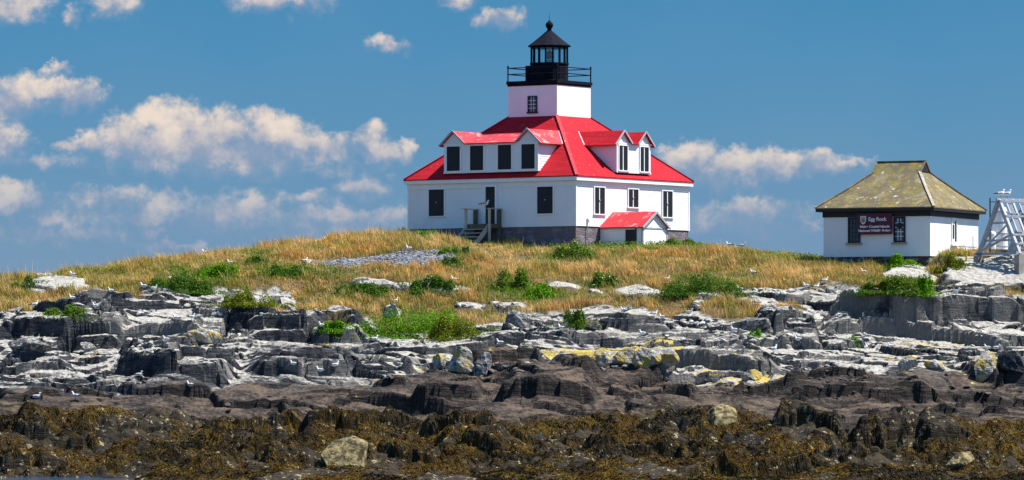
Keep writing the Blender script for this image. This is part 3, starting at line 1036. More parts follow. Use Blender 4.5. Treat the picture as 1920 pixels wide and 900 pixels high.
def dormer(fr, t0, t1, gables, ze, gh, wins, zb, leaves, mat_mid):
    """wall dormer: gables = [(centre, half width)], a shallow roof between them"""
    k = gh
    zr_ = ze + k
    ov = -.16
    b = MB(fr)
    b.poly([(t0, 0, zb), (t1, 0, zb), (t1, 0, ze), (t0, 0, ze)])
    din = (ze - ZE) / PIT - EO
    for t in (t0, t1):
        b.poly([(t, 0, zb), (t, 0, ze), (t, din + .05, ze)])
    for (c, hw) in gables:
        b.poly([(c - hw, 0, ze), (c + hw, 0, ze), (c, 0, zr_)])
    clapboards(b, fr, t0 + .08, t1 - .08, zb + .04, ze - .12, .13)
    b.fn = fr
    for t in (t0, t1):
        s = 1 if t == t1 else -1
        n = 12
        for i in range(n):
            za, zb_ = zb + (ze - zb) * i / n, zb + (ze - zb) * (i + 1) / n
            da = (za - ZE) / PIT - EO + .02
            db = (zb_ - ZE) / PIT - EO + .02
            if da > .12:
                b.poly([(t + s * .02, .1, za), (t + s * .02, da, za), (t + s * .004, db, zb_), (t + s * .004, .1, zb_)])
        b.box(min(t - s * .09, t + s * .03), max(t - s * .09, t + s * .03), -.03, .11, zb, ze)
    d_o = b.build('dormer', M['white'], house, HZ, fix=False)
    b = MB(fr)
    b.box(t0, t1, -.045, -.002, ze - .13, ze - .02)
    b.build('frieze', M['white_trim'], d_o, HZ)
    b = MB(fr)
    b.box(t0 - .05, t1 + .05, -.06, -.002, zb - .03, zb + .05)
    b.build('base_trim', M['white_trim'], d_o, HZ)
    for (c, hw) in gables:                                  # bed mould across each gable
        b = MB(fr)
        b.box(c - hw + .02, c + hw - .02, -.07, -.046, ze - .05, ze + .03)
        b.build('trim', M['white_trim'], d_o, HZ)
    # roofs
    b = MB(fr)
    dr = (zr_ - ZE) / PIT - EO + .05
    de = din + .05
    gs = sorted(gables)
    b.mi = 0
    c, hw = gs[0]
    b.slab([(c, ov, zr_), (c - hw - .14, ov, ze - .14 * k / hw), (c - hw - .14, de - .16, ze - .14 * k / hw), (c, dr, zr_)], .07)
    c, hw = gs[-1]
    b.slab([(c, ov, zr_), (c + hw + .14, ov, ze - .14 * k / hw), (c + hw + .14, de - .16, ze - .14 * k / hw), (c, dr, zr_)], .07)
    for (g0, g1) in zip(gs[:-1], gs[1:]):
        (c0, h0), (c1, h1_) = g0, g1
        b.slab([(c0, ov, zr_), (c0 + h0, ov, ze), (c0, dr, zr_)], .05)
        b.slab([(c1, ov, zr_), (c1 - h1_, ov, ze), (c1, dr, zr_)], .05)
        b.mi = 1
        b.slab([(c0 + h0, ov - .03, ze + .0), (c1 - h1_, ov - .03, ze + .0), (c1, dr, zr_ - .02), (c0, dr, zr_ - .02)], .06)
        b.mi = 0
    b.build('dormer_roof', [M['red_worn'] if fr is front else M['red'], mat_mid], d_o, HZ)
    for (c, hw) in gables:                                  # dark rakes along the gable edges
        for s in (-1, 1):
            b = MB(fr)
            e = hw + .14 if (s < 0 and c == gs[0][0]) or (s > 0 and c == gs[-1][0]) else hw
            b.bar((c, ov - .02, zr_ + .0), (c + s * e, ov - .02, zr_ - e * k / hw), .035, .10, up=(0, 0, 1))
            b.build('rake_board', M['rack_grey'], d_o, HZ)
    # flashing where the outer gable roofs meet the main roof
    c, hw = gs[-1]
    b = MB(fr)
    b.bar((c, dr - .02, zr_ + .01), (c + hw + .14, de - .2, ze - .14 * k / hw + .03), .07, .05)
    b.build('flashing', M['rack_grey'], d_o, HZ)
    c, hw = gs[0]
    b = MB(fr)
    b.bar((c, dr - .02, zr_ + .01), (c - hw - .14, de - .2, ze - .14 * k / hw + .03), .07, .05)
    b.build('flashing', M['rack_grey'], d_o, HZ)
    for (a, c) in wins:
        window(d_o, fr, a, c, zb + .14, ze - .16, leaves=leaves, latch=False)
    return d_o


dormer(front, -9.79, -2.80, [(-9.09, .88), (-3.50, .88)], 19.12, .78, [(c - .5, c + .5) for c in (-9.1, -7.34, -5.25, -3.5)], 17.33, 1, M['red_worn'])
dormer(right, 4.42, 8.12, [(5.07, .86), (7.47, .86)], 19.12, .78, [(c - .46, c + .46) for c in (5.10, 7.45)], 17.33, 2, M['red'])

# cellar entrance on the right wall
V0, V1, U1 = 2.62, 5.32, 3.1
vc = (V0 + V1) / 2
ze_, zg = 13.98, 14.84
b = MB()
b.box(.0, U1, V0, V1, HZ, ze_)
b.prism([(U1, V0, ze_), (U1, V1, ze_), (U1, vc, zg - .05)], (-U1, 0, 0))
ce = B('cellar_entrance', b, M['white'])
b = MB()
for s, ve in ((-1, V0 - .16), (1, V1 + .16)):
    zz = ze_ - .16 * (zg - ze_) / ((V1 - V0) / 2)
    b.slab([(-.02, vc, zg), (U1 + .14, vc, zg), (U1 + .14, ve, zz), (-.02, ve, zz)], .07)
B('cellar_roof', b, M['red_worn'], ce)
b = MB()
for ve in (V0 - .16, V1 + .16):
    b.bar((U1 + .15, vc, zg - .05), (U1 + .15, ve, ze_ - .16), .05, .12)
b.box(U1 - .08, U1 + .03, V0 - .03, V0 + .08, HZ, ze_ - .08); b.box(U1 - .08, U1 + .03, V1 - .08, V1 + .03, HZ, ze_ - .08)
b.box(U1 + .002, U1 + .03, V0 + .1, V1 - .1, ze_ - .2, ze_ - .12)
B('trim', b, M['rack_grey'], ce)
b = MB(); b.box(1.86, 2.54, V0 - .03, V0 + .02, 12.72, 13.72); b.box(2.58, 2.66, V0 - .045, V0 + .02, 12.6, 13.8)
B('cellar_door', b, M['shutter'], ce)

# tower, gallery and lantern
ZD = 22.94
b = MB(); b.box(cxh - TW, cxh + TW, cyh - TW, cyh + TW, ZT - .35, ZD); tower = B('tower', b, M['tower_white'])
fy = cyh - TW
def tfront(p): return (cxh + p[0], fy + p[1], p[2])
b = MB(tfront)
a0, a1, z0_, z1_ = -.28, .32, 21.2, 22.12
b.box(a0 - .06, a0, -.05, -.002, z0_, z1_ + .06); b.box(a1, a1 + .06, -.05, -.002, z0_, z1_ + .06); b.box(a0, a1, -.05, -.002, z1_, z1_ + .06); b.box(a0 - .1, a1 + .1, -.09, -.002, z0_ - .1, z0_)
b.mi = 1
b.box(a0, a1, -.012, -.002, z0_, z1_)
b.mi = 2
for i in range(1, 3): b.box(a0 + (a1 - a0) * i / 3 - .014, a0 + (a1 - a0) * i / 3 + .014, -.035, -.013, z0_, z1_)
for i in range(1, 4): b.box(a0, a1, -.034, -.013, z0_ + (z1_ - z0_) * i / 4 - .014, z0_ + (z1_ - z0_) * i / 4 + .014)
b.build('window', [M['dark_wood'], M['pane'], M['white_trim']], tower, HZ)
b = MB(); b.box(cxh - TW - .08, cxh + TW + .08, cyh - TW - .08, cyh + TW + .08, ZD + .002, ZD + .19); b.box(cxh - TW - .03, cxh + TW + .03, cyh - TW - .03, cyh + TW + .03, ZD - .12, ZD)
B('gallery_deck', b, M['black_iron'])
ZF = ZD + .19
rl = TW + .0
b = MB()
cr = [(cxh - rl, cyh - rl), (cxh + rl, cyh - rl), (cxh + rl, cyh + rl), (cxh - rl, cyh + rl)]
for k in range(4):
    (xa, ya), (xb, yb) = cr[k], cr[(k + 1) % 4]
    for zz in (ZF + .44, ZF + .83):
        b.tube((xa, ya, zz), (xb, yb, zz), .032, 6)
rail = B('railing', b, M['black_iron'])
for (xa, ya) in cr:
    b = MB(); b.tube((xa, ya, ZF - .01), (xa, ya, ZF + .90), .042, 8); b.lathe([(.06, ZF + .88), (.075, ZF + .93), (.03, ZF + .98)], (xa, ya), 8)
    B('post', b, M['black_iron'], rail)
b = MB()
b.lathe([(1.24, ZF), (1.24, ZF + .08), (1.19, ZF + .1), (1.19, ZF + 1.06), (1.24, ZF + 1.08), (1.24, ZF + 1.17), (1.0, ZF + 1.17)], (cxh, cyh), 16)
lan = B('lantern_base', b, M['black_iron'])
b = MB(); b.box(cxh - 1.30, cxh - .92, cyh - .75, cyh - .35, ZF, ZF + 1.02); B('hatch', b, M['black_iron'], lan)
zg0, zg1 = ZF + 1.17, ZF + 2.14
b = MB()
for i in range(16):
    t0_, t1_ = 2 * math.pi * i / 16, 2 * math.pi * (i + 1) / 16
    b.poly([(cxh + 1.12 * math.cos(t0_), cyh + 1.12 * math.sin(t0_), zg0 + .01), (cxh + 1.12 * math.cos(t1_), cyh + 1.12 * math.sin(t1_), zg0 + .01),
            (cxh + 1.12 * math.cos(t1_), cyh + 1.12 * math.sin(t1_), zg1 - .01), (cxh + 1.12 * math.cos(t0_), cyh + 1.12 * math.sin(t0_), zg1 - .01)])
B('lantern_glass', b, M['glass'], fix=False)
b = MB()
for i in range(16):
    t = 2 * math.pi * i / 16
    c, s = math.cos(t), math.sin(t)
    b.bar((cxh + 1.14 * c, cyh + 1.14 * s, zg0 - .02), (cxh + 1.14 * c, cyh + 1.14 * s, zg1 + .02), .085, .10, up=(c, s, 0))
b.lathe([(1.10, zg1 - .05), (1.19, zg1 - .05), (1.19, zg1 + .06), (1.10, zg1 + .06)], (cxh, cyh), 16)
B('glazing_bar', b, M['black_iron'])
b = MB()
b.lathe([(1.12, zg1 + .06), (1.34, zg1 + .05), (1.36, zg1 + .10), (1.10, zg1 + .28), (.62, zg1 + .66), (.26, zg1 + .97), (.15, zg1 + 1.06), (.13, zg1 + 1.2)], (cxh, cyh), 16)
lr = B('lantern_roof', b, M['black_iron'])
zb_ = zg1 + 1.2
b = MB(); b.lathe([(.10, zb_ - .03), (.17, zb_ + .02), (.23, zb_ + .12), (.245, zb_ + .21), (.22, zb_ + .31), (.15, zb_ + .39), (.09, zb_ + .41), (.09, zb_ + .47), (.03, zb_ + .5)], (cxh, cyh), 14)
B('vent_ball', b, M['black_iron'], lr, smooth=True)
b = MB(); b.tube((cxh, cyh, zb_ + .46), (cxh, cyh, zb_ + 1.0), .018, 6, .006); B('lightning_rod', b, M['black_iron'], lr)
b = MB(); b.lathe([(.20, ZF + .95), (.20, ZF + 1.3), (.30, ZF + 1.34), (.30, ZF + 1.44), (.12, ZF + 1.46), (.10, ZF + 1.5)], (cxh, cyh), 12); lp = B('lamp_stand', b, M['green_lens'])
b = MB(); b.lathe([(.20, ZF + 1.47), (.27, ZF + 1.56), (.28, ZF + 1.72), (.24, ZF + 1.86), (.12, ZF + 1.92)], (cxh, cyh), 14); B('lens', b, M['red_lens'], lp)
b = MB(); b.lathe([(.06, ZF + 1.92), (.10, ZF + 1.94), (.10, ZF + 2.05), (.03, ZF + 2.08)], (cxh, cyh), 10); B('lamp_cap', b, M['tank_white'], lp)
# conduit down the tower corner and along the right foundation
b = MB(); b.tube((.05, 1.16, HZ), (.05, 1.16, 14.4), .03, 6); b.tube((.05, 1.16, 14.4), (.05, 1.34, 14.2), .03, 6)
B('pipe', b, M['rack_grey'])

# wooden steps at the front door
lo_c = Vector((HX, HD, 0)) + Vector((math.cos(TH) * -6.4, -math.sin(TH) * -6.4, 0)) + Vector((math.sin(TH), math.cos(TH), 0)) * -1.1
SZ = 12.75
steps = tag(empty('porch_steps', (HX, HD, SZ), -TH), 'weathered wooden steps and landing at the white house\'s front door', 'steps')
b = MB()
b.box(-7.34, -5.46, -1.18, -.16, 14.06, 14.12)
b.box(-7.34, -5.46, -1.20, -1.14, 13.86, 14.058); b.box(-7.34, -7.28, -1.138, -.16, 13.86, 14.058); b.box(-5.52, -5.46, -1.138, -.16, 13.86, 14.058)
B('landing', b, M['deck_wood'], steps, SZ)
nst = 4
for i in range(nst):
    zt, y0 = 14.06 - .245 * (i + 1), -1.20 - .30 * (i + 1)
    b = MB(); b.box(-7.26, -5.78, y0 - .02, y0 + .30, zt - .045, zt)
    B('tread', b, M['old_wood'], steps, SZ)
for xx in (-7.31, -5.72):
    b = MB()
    b.prism([(xx, -1.16, 14.10), (xx, -2.62, 12.90), (xx, -2.50, 12.72), (xx, -2.36, 12.72), (xx, -1.16, 13.72)], (.05, 0, 0))
    B('stringer', b, M['old_wood'], steps, SZ)
for (xx, yy_, z0_, mm) in ((-7.28, -1.26, 12.8, 'old_wood'), (-5.52, -1.26, 12.7, 'old_wood')):
    b = MB(); b.box(xx - .07, xx + .07, yy_ - .055, yy_ + .055, z0_, 15.02); B('post', b, M[mm], steps, SZ)
for xx in (-7.28, -5.52):
    b = MB(); b.box(xx - .10, xx + .10, -.36, -.14, 12.8, 15.0); B('post', b, M['deck_wood'], steps, SZ)
    b = MB(); b.box(xx - .13, xx + .13, -1.66 if xx < -6 else -1.36, -.06, 15.022, 15.07); B('handrail', b, M['old_wood'], steps, SZ)

# ---------------------------------------------------------------- fog signal building
TF = R(26)
FX, FD, FZ = 24.45, 290.0, 10.9
WF, DF = 6.73, 7.93
fog = tag(empty('signal_building', (FX, FD, FZ), -TF), 'small white building with a lichen covered hipped roof and black fascia', 'building')
def fright(p): return (-p[1], p[0], p[2])
def BF(name, mb_, m, parent=fog, **kw): return mb_.build(name, m, parent, FZ, **kw)
zb0, zw = 11.86, 14.5
b = MB(); b.box(-WF + .05, -.05, .05, DF - .05, FZ, zb0); BF('foundation', b, M['rubble'])
b = MB(); b.box(-WF, 0, 0, DF, zb0, zw + .1); BF('wall', b, M['stucco'])
b = MB()
for (o, i, z0_, z1_) in ((.05, -.01, 14.20, 14.52), (.36, -.02, 14.523, 14.74)):
    b.box(-WF - o, o, -o, -i, z0_, z1_); b.box(-WF - o, o, DF + i, DF + o, z0_, z1_); b.box(-WF - o, -WF - i, -i, DF + i, z0_, z1_); b.box(i, o, -i, DF + i, z0_, z1_)
BF('fascia', b, M['dark_wood'])
ez, e = 14.745, .38
gz, rz_ = 16.92, 17.58
qm = DF / 2
gp = 1.88
gq = .8
b = MB()
E = [(-WF - e, -e, ez), (e, -e, ez), (e, DF + e, ez), (-WF - e, DF + e, ez)]
G = [(-WF + gp, qm - gq, gz), (-gp, qm - gq, gz), (-gp, qm + gq, gz), (-WF + gp, qm + gq, gz)]
Rr = [(-WF + gp, qm, rz_), (-gp, qm, rz_)]
# bell-cast: a middle ring a little below the straight line
def lerp(a, c, t, dz): return (a[0] + (c[0] - a[0]) * t, a[1] + (c[1] - a[1]) * t, a[2] + (c[2] - a[2]) * t + dz)
Mi = [lerp(E[k], G[k], .5, -.05) for k in range(4)]
vs = E + Mi + G + Rr + [(x, y, z - .07) for x, y, z in E]
fs = []
for k in range(4):
    k2 = (k + 1) % 4
    fs += [(k, k2, 4 + k2, 4 + k), (4 + k, 4 + k2, 8 + k2, 8 + k), (14 + k, 14 + k2, k2, k)]
fs += [(8, 9, 13, 12), (10, 11, 12, 13), (9, 10, 13), (11, 8, 12), (17, 16, 15, 14)]
b.add(vs, fs)
froof = BF('roof', b, M['lichen_roof'])
for sx, xx in ((1, -gp), (-1, -WF + gp)):
    b = MB()
    b.prism([(xx + sx * .02, qm - .62, gz + .03), (xx + sx * .02, qm + .62, gz + .03), (xx + sx * .02, qm, rz_ - .09)], (sx * .03, 0, 0))
    BF('gable_vent', b, M['dark_wood'], froof)
b = MB()
for k, (g0, m0) in enumerate(zip(G, Mi)):
    if k in (1, 2, 0, 3):
        b.bar(Vector(E[k]) + Vector((0, 0, .03)), Vector(m0) + Vector((0, 0, .03)), .16, .05)
        b.bar(Vector(m0) + Vector((0, 0, .03)), Vector(g0) + Vector((0, 0, .03)), .16, .05)
for sx, xx, q0 in ((1, -gp, 1), (-1, -WF + gp, 0)):
    for sg in (-1, 1):
        b.bar((xx + sx * .05, qm + sg * gq, gz + .03), (xx + sx * .05, qm, rz_ + .03), .09, .07)
b.bar((-WF + gp - .1, qm, rz_ + .03), (-gp + .1, qm, rz_ + .03), .12, .06)
b.m = [1 if 12 <= i_ < 24 else 0 for i_ in range(len(b.m))]
b.build('ridge_cap', [M['lichen_roof'], M['weathered_ridge']], froof, FZ)
for xx in (-2.4, -4.1):
    b = MB(); b.tube((xx, qm, rz_), (xx, qm, rz_ + .16), .02, 5); BF('finial', b, M['rack_grey'], froof)


def fog_window(t0, t1, z0, z1, lit):
    b = MB()
    w = .10
    b.box(t0, t0 + w, -.07, -.002, z0, z1); b.box(t1 - w, t1, -.07, -.002, z0, z1); b.box(t0 + w, t1 - w, -.07, -.002, z1 - w, z1); b.box(t0 + w, t1 - w, -.07, -.002, z0, z0 + w)
    win = BF('window', b, M['window_dark'])
    b = MB(); b.box(t0 + w, t1 - w, -.016, -.003, z0 + w, z1 - w); BF('pane', b, M['pane'], win)
    b = MB()
    a0, a1, c0, c1 = t0 + w, t1 - w, z0 + w, z1 - w
    for i in range(1, 3): b.box(a0 + (a1 - a0) * i / 3 - .016, a0 + (a1 - a0) * i / 3 + .016, -.045, -.017, c0, c1)
    for i in range(1, 5): b.box(a0, a1, -.044, -.017, c0 + (c1 - c0) * i / 5 - .016, c0 + (c1 - c0) * i / 5 + .016)
    BF('glazing_bar', b, M['white_trim'] if lit else M['window_dark'], win)
    if lit:      # pale boards and a round fan opening seen behind the glass
        b = MB(); b.lathe([(.19, 0), (.19, .02)], (0, 0), 16)
        b.v = [((t0 + t1) / 2 + .01 + x, -.062 + z, (z0 + z1) / 2 + .22 + y) for (x, y, z) in b.v]
        BF('fan', b, M['shutter'], win)
    b = MB(); b.box(t0 - .1, t1 + .1, -.14, -.002, z0 - .1, z0 - .003); BF('sill', b, M['concrete'], win)


fog_window(-5.16, -4.38, 12.68, 14.18, False)
fog_window(-2.28, -1.54, 12.68, 14.18, True)
b = MB(fright)
b.box(3.42, 3.50, -.05, -.002, 12.66, 14.2); b.box(4.22, 4.30, -.05, -.002, 12.66, 14.2); b.box(3.50, 4.22, -.05, -.002, 14.1, 14.2); b.box(3.34, 4.38, -.12, -.002, 12.54, 12.655)
win = BF('window', b, M['white_trim'])
b = MB(fright); b.box(3.5, 4.22, -.02, -.003, 12.66, 14.1); BF('window_board', b, M['white_trim'], win)
b = MB(fright); b.box(3.62, 3.86, -.035, -.021, 12.96, 13.80); BF('pane', b, M['pane'], win)
b = MB(fright); b.bar((4.04, -.03, 12.8), (4.04, -.03, 14.0), .06); b.bar((4.14, -.03, 12.8), (4.14, -.03, 14.0), .03); BF('glazing_bar', b, M['shutter'], win)
b = MB(); b.tube((.06, 6.9, 11.9), (.06, 6.9, 13.2), .025, 6); b.tube((.04, 4.3, 12.62), (.04, 7.6, 12.6), .012, 5); BF('pipe', b, M['rack_grey'])

# name board on the fog signal building
sw0, sw1, sz0, sz1 = -4.52, -2.31, 13.16, 14.40
sign = tag(empty('sign', (FX, FD, FZ), -TF), 'maroon Egg Rock name board on the small white building\'s front wall', 'sign')
b = MB(); b.box(sw0, sw1, -.20, -.15, sz0, sz1)
board = BF('board', b, M['maroon'], sign)
for xx in (sw0 + .3, sw1 - .38):
    b = MB(); b.box(xx, xx + .08, -.149, -.003, sz0 + .1, sz1 - .1); BF('batten', b, M['dark_wood'], sign)


def text(body, size, xc, zc, width=None):
    cu = bpy.data.curves.new('lettering', 'FONT')
    cu.body = body
    cu.size = size
    cu.align_x = 'CENTER'
    cu.align_y = 'CENTER'
    cu.extrude = .004
    cu.offset = .006
    to = bpy.data.objects.new('lettering', cu)
    COL.objects.link(to)
    bpy.context.view_layer.update()
    me = bpy.data.meshes.new_from_object(to.evaluated_get(bpy.context.evaluated_depsgraph_get()))
    bpy.data.objects.remove(to)
    wd = max(v.co.x for v in me.vertices) - min(v.co.x for v in me.vertices)
    k = (width / wd) if width else 1.0
    for v in me.vertices:
        x, y, z = v.co
        v.co = (xc + x * k, -.206 - z, zc + y - FZ)
    me.materials.clear()
    me.materials.append(M['letter'])
    o = bpy.data.objects.new('lettering', me)
    return link(o, sign)


text('Egg Rock', .30, -3.24, 14.05, 1.14)
text('Maine Coastal Islands', .20, -3.40, 13.62, 1.86)
text('National Wildlife Refuge', .20, -3.40, 13.38, 2.06)
sx, sz = -4.13, 14.02
b = MB()
sh = [(-.18, .22), (.18, .22), (.18, -.06), (.10, -.2), (0, -.27), (-.10, -.2), (-.18, -.06)]
b.prism([(sx + x, -.205, sz + z) for x, z in sh], (0, .004, 0))
crest = BF('crest', b, M['letter'], sign)
b = MB()
b.prism([(sx + x * .82, -.209, sz + .01 + z * .8) for x, z in sh], (0, .003, 0))
b.mi = 1
b.prism([(sx - .14, -.213, sz - .02), (sx + .02, -.213, sz + .07), (sx + .14, -.213, sz - .04), (sx + .08, -.213, sz - .13), (sx - .08, -.213, sz - .15)], (0, .003, 0))
b.build('emblem', [M['crest_gold'], M['crest_blue']], crest, FZ)

# ---------------------------------------------------------------- solar rack, tanks, concrete at the right
RX, RD = 27.88, 284.0
rz0 = 11.75
rk_ = tag(empty('panel_rack', (RX, RD, rz0), math.atan2(.6, .8)), 'grey A-frame rack of panels beside the small white building', 'rack')
# local x along the ridge, local y across it (negative towards the camera)
AP = 14.92
def leg_pts(x): return (x, -1.72, 11.80), (x, 1.72, 11.80), (x, 0, AP)
for x in (0.0, 2.3, 4.6):
    f0, f1, ap = leg_pts(x)
    for f in (f0, f1):
        b = MB(); b.bar(f, ap, .23, .17, up=(1, 0, 0)); b.build('leg', M['rack_grey'], rk_, rz0)
    for zz, nm in ((13.62, 'beam'), (12.62, 'beam')):
        k = (AP - zz) / (AP - 11.8) * 1.72
        b = MB(); b.bar((x + .09, -k, zz), (x + .09, k, zz), .09, .12); b.build(nm, M['rack_grey'], rk_, rz0)
    b = MB(); b.bar((x - .1, 1.72, 11.9), (x - .1, -1.1, 12.92), .10, .12); b.build('brace', M['rack_grey'], rk_, rz0)
    for yy_ in (-1.72, 1.72):
        b = MB(); b.box(x - .22, x + .22, yy_ - .2, yy_ + .2, 10.6, 11.74); b.build('footing', M['concrete'], rk_, rz0)
b = MB(); b.bar((-.2, 0, AP + .04), (5.2, 0, AP + .04), .12, .14); b.build('ridge_beam', M['rack_grey'], rk_, rz0)
for yy_, zz in ((-1.72, 11.86), (1.72, 11.86)):
    b = MB(); b.bar((-.3, yy_, zz), (5.2, yy_, zz), .13, .16); b.build('beam', M['rack_grey'], rk_, rz0)
b = MB(); b.bar((.05, -1.72, 11.86), (.05, 1.72, 11.86), .12, .14); b.build('beam', M['rack_grey'], rk_, rz0)
dirv = Vector((0, -1.72, 11.80 - AP)).normalized()
nrm = Vector((0, -(AP - 11.8), 1.72)).normalized() * .12
nrm = Vector((0, -.876, .482)) * .13
for t in (.12, 1.12, 2.35):
    p = Vector((0, 0, AP)) + dirv * t + nrm
    b = MB(); b.bar(p + Vector((-.1, 0, 0)), p + Vector((5.1, 0, 0)), .10, .11); b.build('rail', M['rack_grey'], rk_, rz0)
for i in range(11):
    x0 = i * .49
    p0_, p1_ = Vector((x0, 0, AP)) + nrm * .55, Vector((x0, 0, AP)) + dirv * 3.3 + nrm * .55
    b = MB(); b.bar(p0_, p1_, .075, .09); b.build('rafter', M['rack_grey'], rk_, rz0)
for (xa, xb) in ((.1, 2.2), (4.5, 2.4)):
    b = MB(); b.bar(Vector((xa, 0, AP)) + dirv * 3.3 + nrm * .2, Vector((xb, 0, AP)) + dirv * .3 + nrm * .2, .09, .10); b.build('brace', M['rack_grey'], rk_, rz0)
    b = MB(); b.bar((xa, 1.66, 11.95), (xb, .12, 14.7), .09, .10); b.build('brace', M['rack_grey'], rk_, rz0)
b = MB(); b.bar(Vector((-.1, 0, AP)) + dirv * 2.95 + nrm, Vector((5.1, 0, AP)) + dirv * 2.95 + nrm, .09, .10); b.build('rail', M['rack_grey'], rk_, rz0)
for i in range(5):
    for (ta, tb_) in ((.30, .98), (1.28, 2.20)):
        x0 = .16 + i * .98
        p = [Vector((x0 + dx, 0, AP)) + dirv * t + nrm * 1.5 for dx, t in ((0.12, ta), (.62, ta), (.62, tb_), (.12, tb_))]
        b = MB()
        b.slab([tuple(q) for q in p], .04)
        b.mi = 1
        for q0, q1 in ((0, 1), (1, 2), (2, 3), (3, 0)):
            b.bar(p[q0] + nrm * .1, p[q1] + nrm * .1, .07, .06)
        b.build('panel', [M['panel'], M['rack_grey']], rk_, rz0)

tk = tag(empty('storage_tank', (28.75, 292.2, 12.2)), 'white cylindrical tank standing behind the grey A-frame rack', 'tank')
b = MB(); b.lathe([(.45, 12.2), (.45, 13.2), (.42, 13.22), (.42, 14.55), (.36, 14.75), (.15, 14.85), (.05, 14.87)], (0, 0), 20)
b.build('body', M['tank_white'], tk, 12.2, smooth=False)
b = MB()
for zz in (12.45, 13.2, 14.5): b.lathe([(.465, zz), (.475, zz + .02), (.475, zz + .06), (.465, zz + .08)], (0, 0), 20)
b.build('band', M['rack_grey'], tk, 12.2)
tk2 = tag(empty('storage_tank', (28.2, 291.6, 12.2)), 'short white drum left of the tall tank behind the A-frame rack', 'tank')
b = MB(); b.lathe([(.26, 12.2), (.27, 12.25), (.27, 13.2), (.22, 13.32), (.06, 13.36)], (0, 0), 16); b.build('body', M['tank_white'], tk2, 12.2)
b = MB(); b.tube((0, 0, 13.35), (0, 0, 13.45), .07, 8); b.build('cap', M['rack_grey'], tk2, 12.2)
tk3 = tag(empty('equipment_cabinet', (29.9, 291.2, 12.2)), 'pale boxy cabinet behind the slope of the panel rack', 'cabinet')
b = MB(); b.box(-.35, .35, -.3, .3, 12.2, 13.6); b.box(-.4, .4, -.35, .35, 13.603, 13.68); b.build('body', M['tank_white'], tk3, 12.2)
b = MB(); b.box(-.3, .3, -.33, -.302, 12.35, 13.5); b.build('door', M['rack_grey'], tk3, 12.2)
mast = tag(empty('mast', (27.66, 287.0, 11.2)), 'thin dark pole with a crossarm left of the A-frame rack', 'mast')
b = MB(); b.tube((0, 0, 11.2), (0, 0, 15.15), .035, 8); b.build('pole', M['black_iron'], mast, 11.2)
b = MB(); b.tube((-.02, 0, 14.92), (.5, 0, 14.92), .025, 6); b.build('crossarm', M['black_iron'], mast, 11.2)
b = MB(); b.box(-.16, .06, -.08, .08, 12.9, 13.5); b.build('box', M['concrete'], mast, 11.2)
b = MB(); b.box(26.94, 33.5, 290.4, 292.9, 10.6, 12.14); b.box(26.88, 33.6, 290.34, 292.96, 12.143, 12.26)
tag(b.build('concrete_platform', M['concrete']), 'low grey concrete platform with lichen behind the A-frame rack', 'platform')
yp = ground_point(1812, 489)
b = MB(); b.tube((yp.x, yp.y, yp.z - .2), (yp.x, yp.y, yp.z + .5), .06, 8); b.lathe([(.07, yp.z + .5), (.07, yp.z + .55), (.02, yp.z + .58)], (yp.x, yp.y), 8)
tag(b.build('marker_post', M['yellow']), 'short yellow post on the white rock below the fog building', 'post')
# ---------------------------------------------------------------- vegetation
rng = np.random.default_rng(7)
soilc = np.clip(soil, 0, 1) * (1 - sstep(gravel, .2, .5)) * (1 - sstep(rk, .5, .75))


def in_house(x, d):
    """inside the footprint of one of the buildings, or on its steps"""
    def loc(ox, od, th):
        c, s = math.cos(th), math.sin(th)
        return (x - ox) * c - (d - od) * s, (x - ox) * s + (d - od) * c
    a, b = loc(HX, HD, TH)
    m = (a > -S - .1) & (a < .1) & (b > -.1) & (b < S + .1)
    m |= (a > -.1) & (a < U1 + .1) & (b > V0 - .1) & (b < V1 + .1)
    m |= (a > -7.5) & (a < -5.4) & (b > -2.3) & (b < 0)
    a, b = loc(FX, FD, TF)
    m |= (a > -WF - .1) & (a < .1) & (b > -.1) & (b < DF + .1)
    m |= (x > 26.9) & (x < 33.6) & (d > 290.3) & (d < 293)
    return m


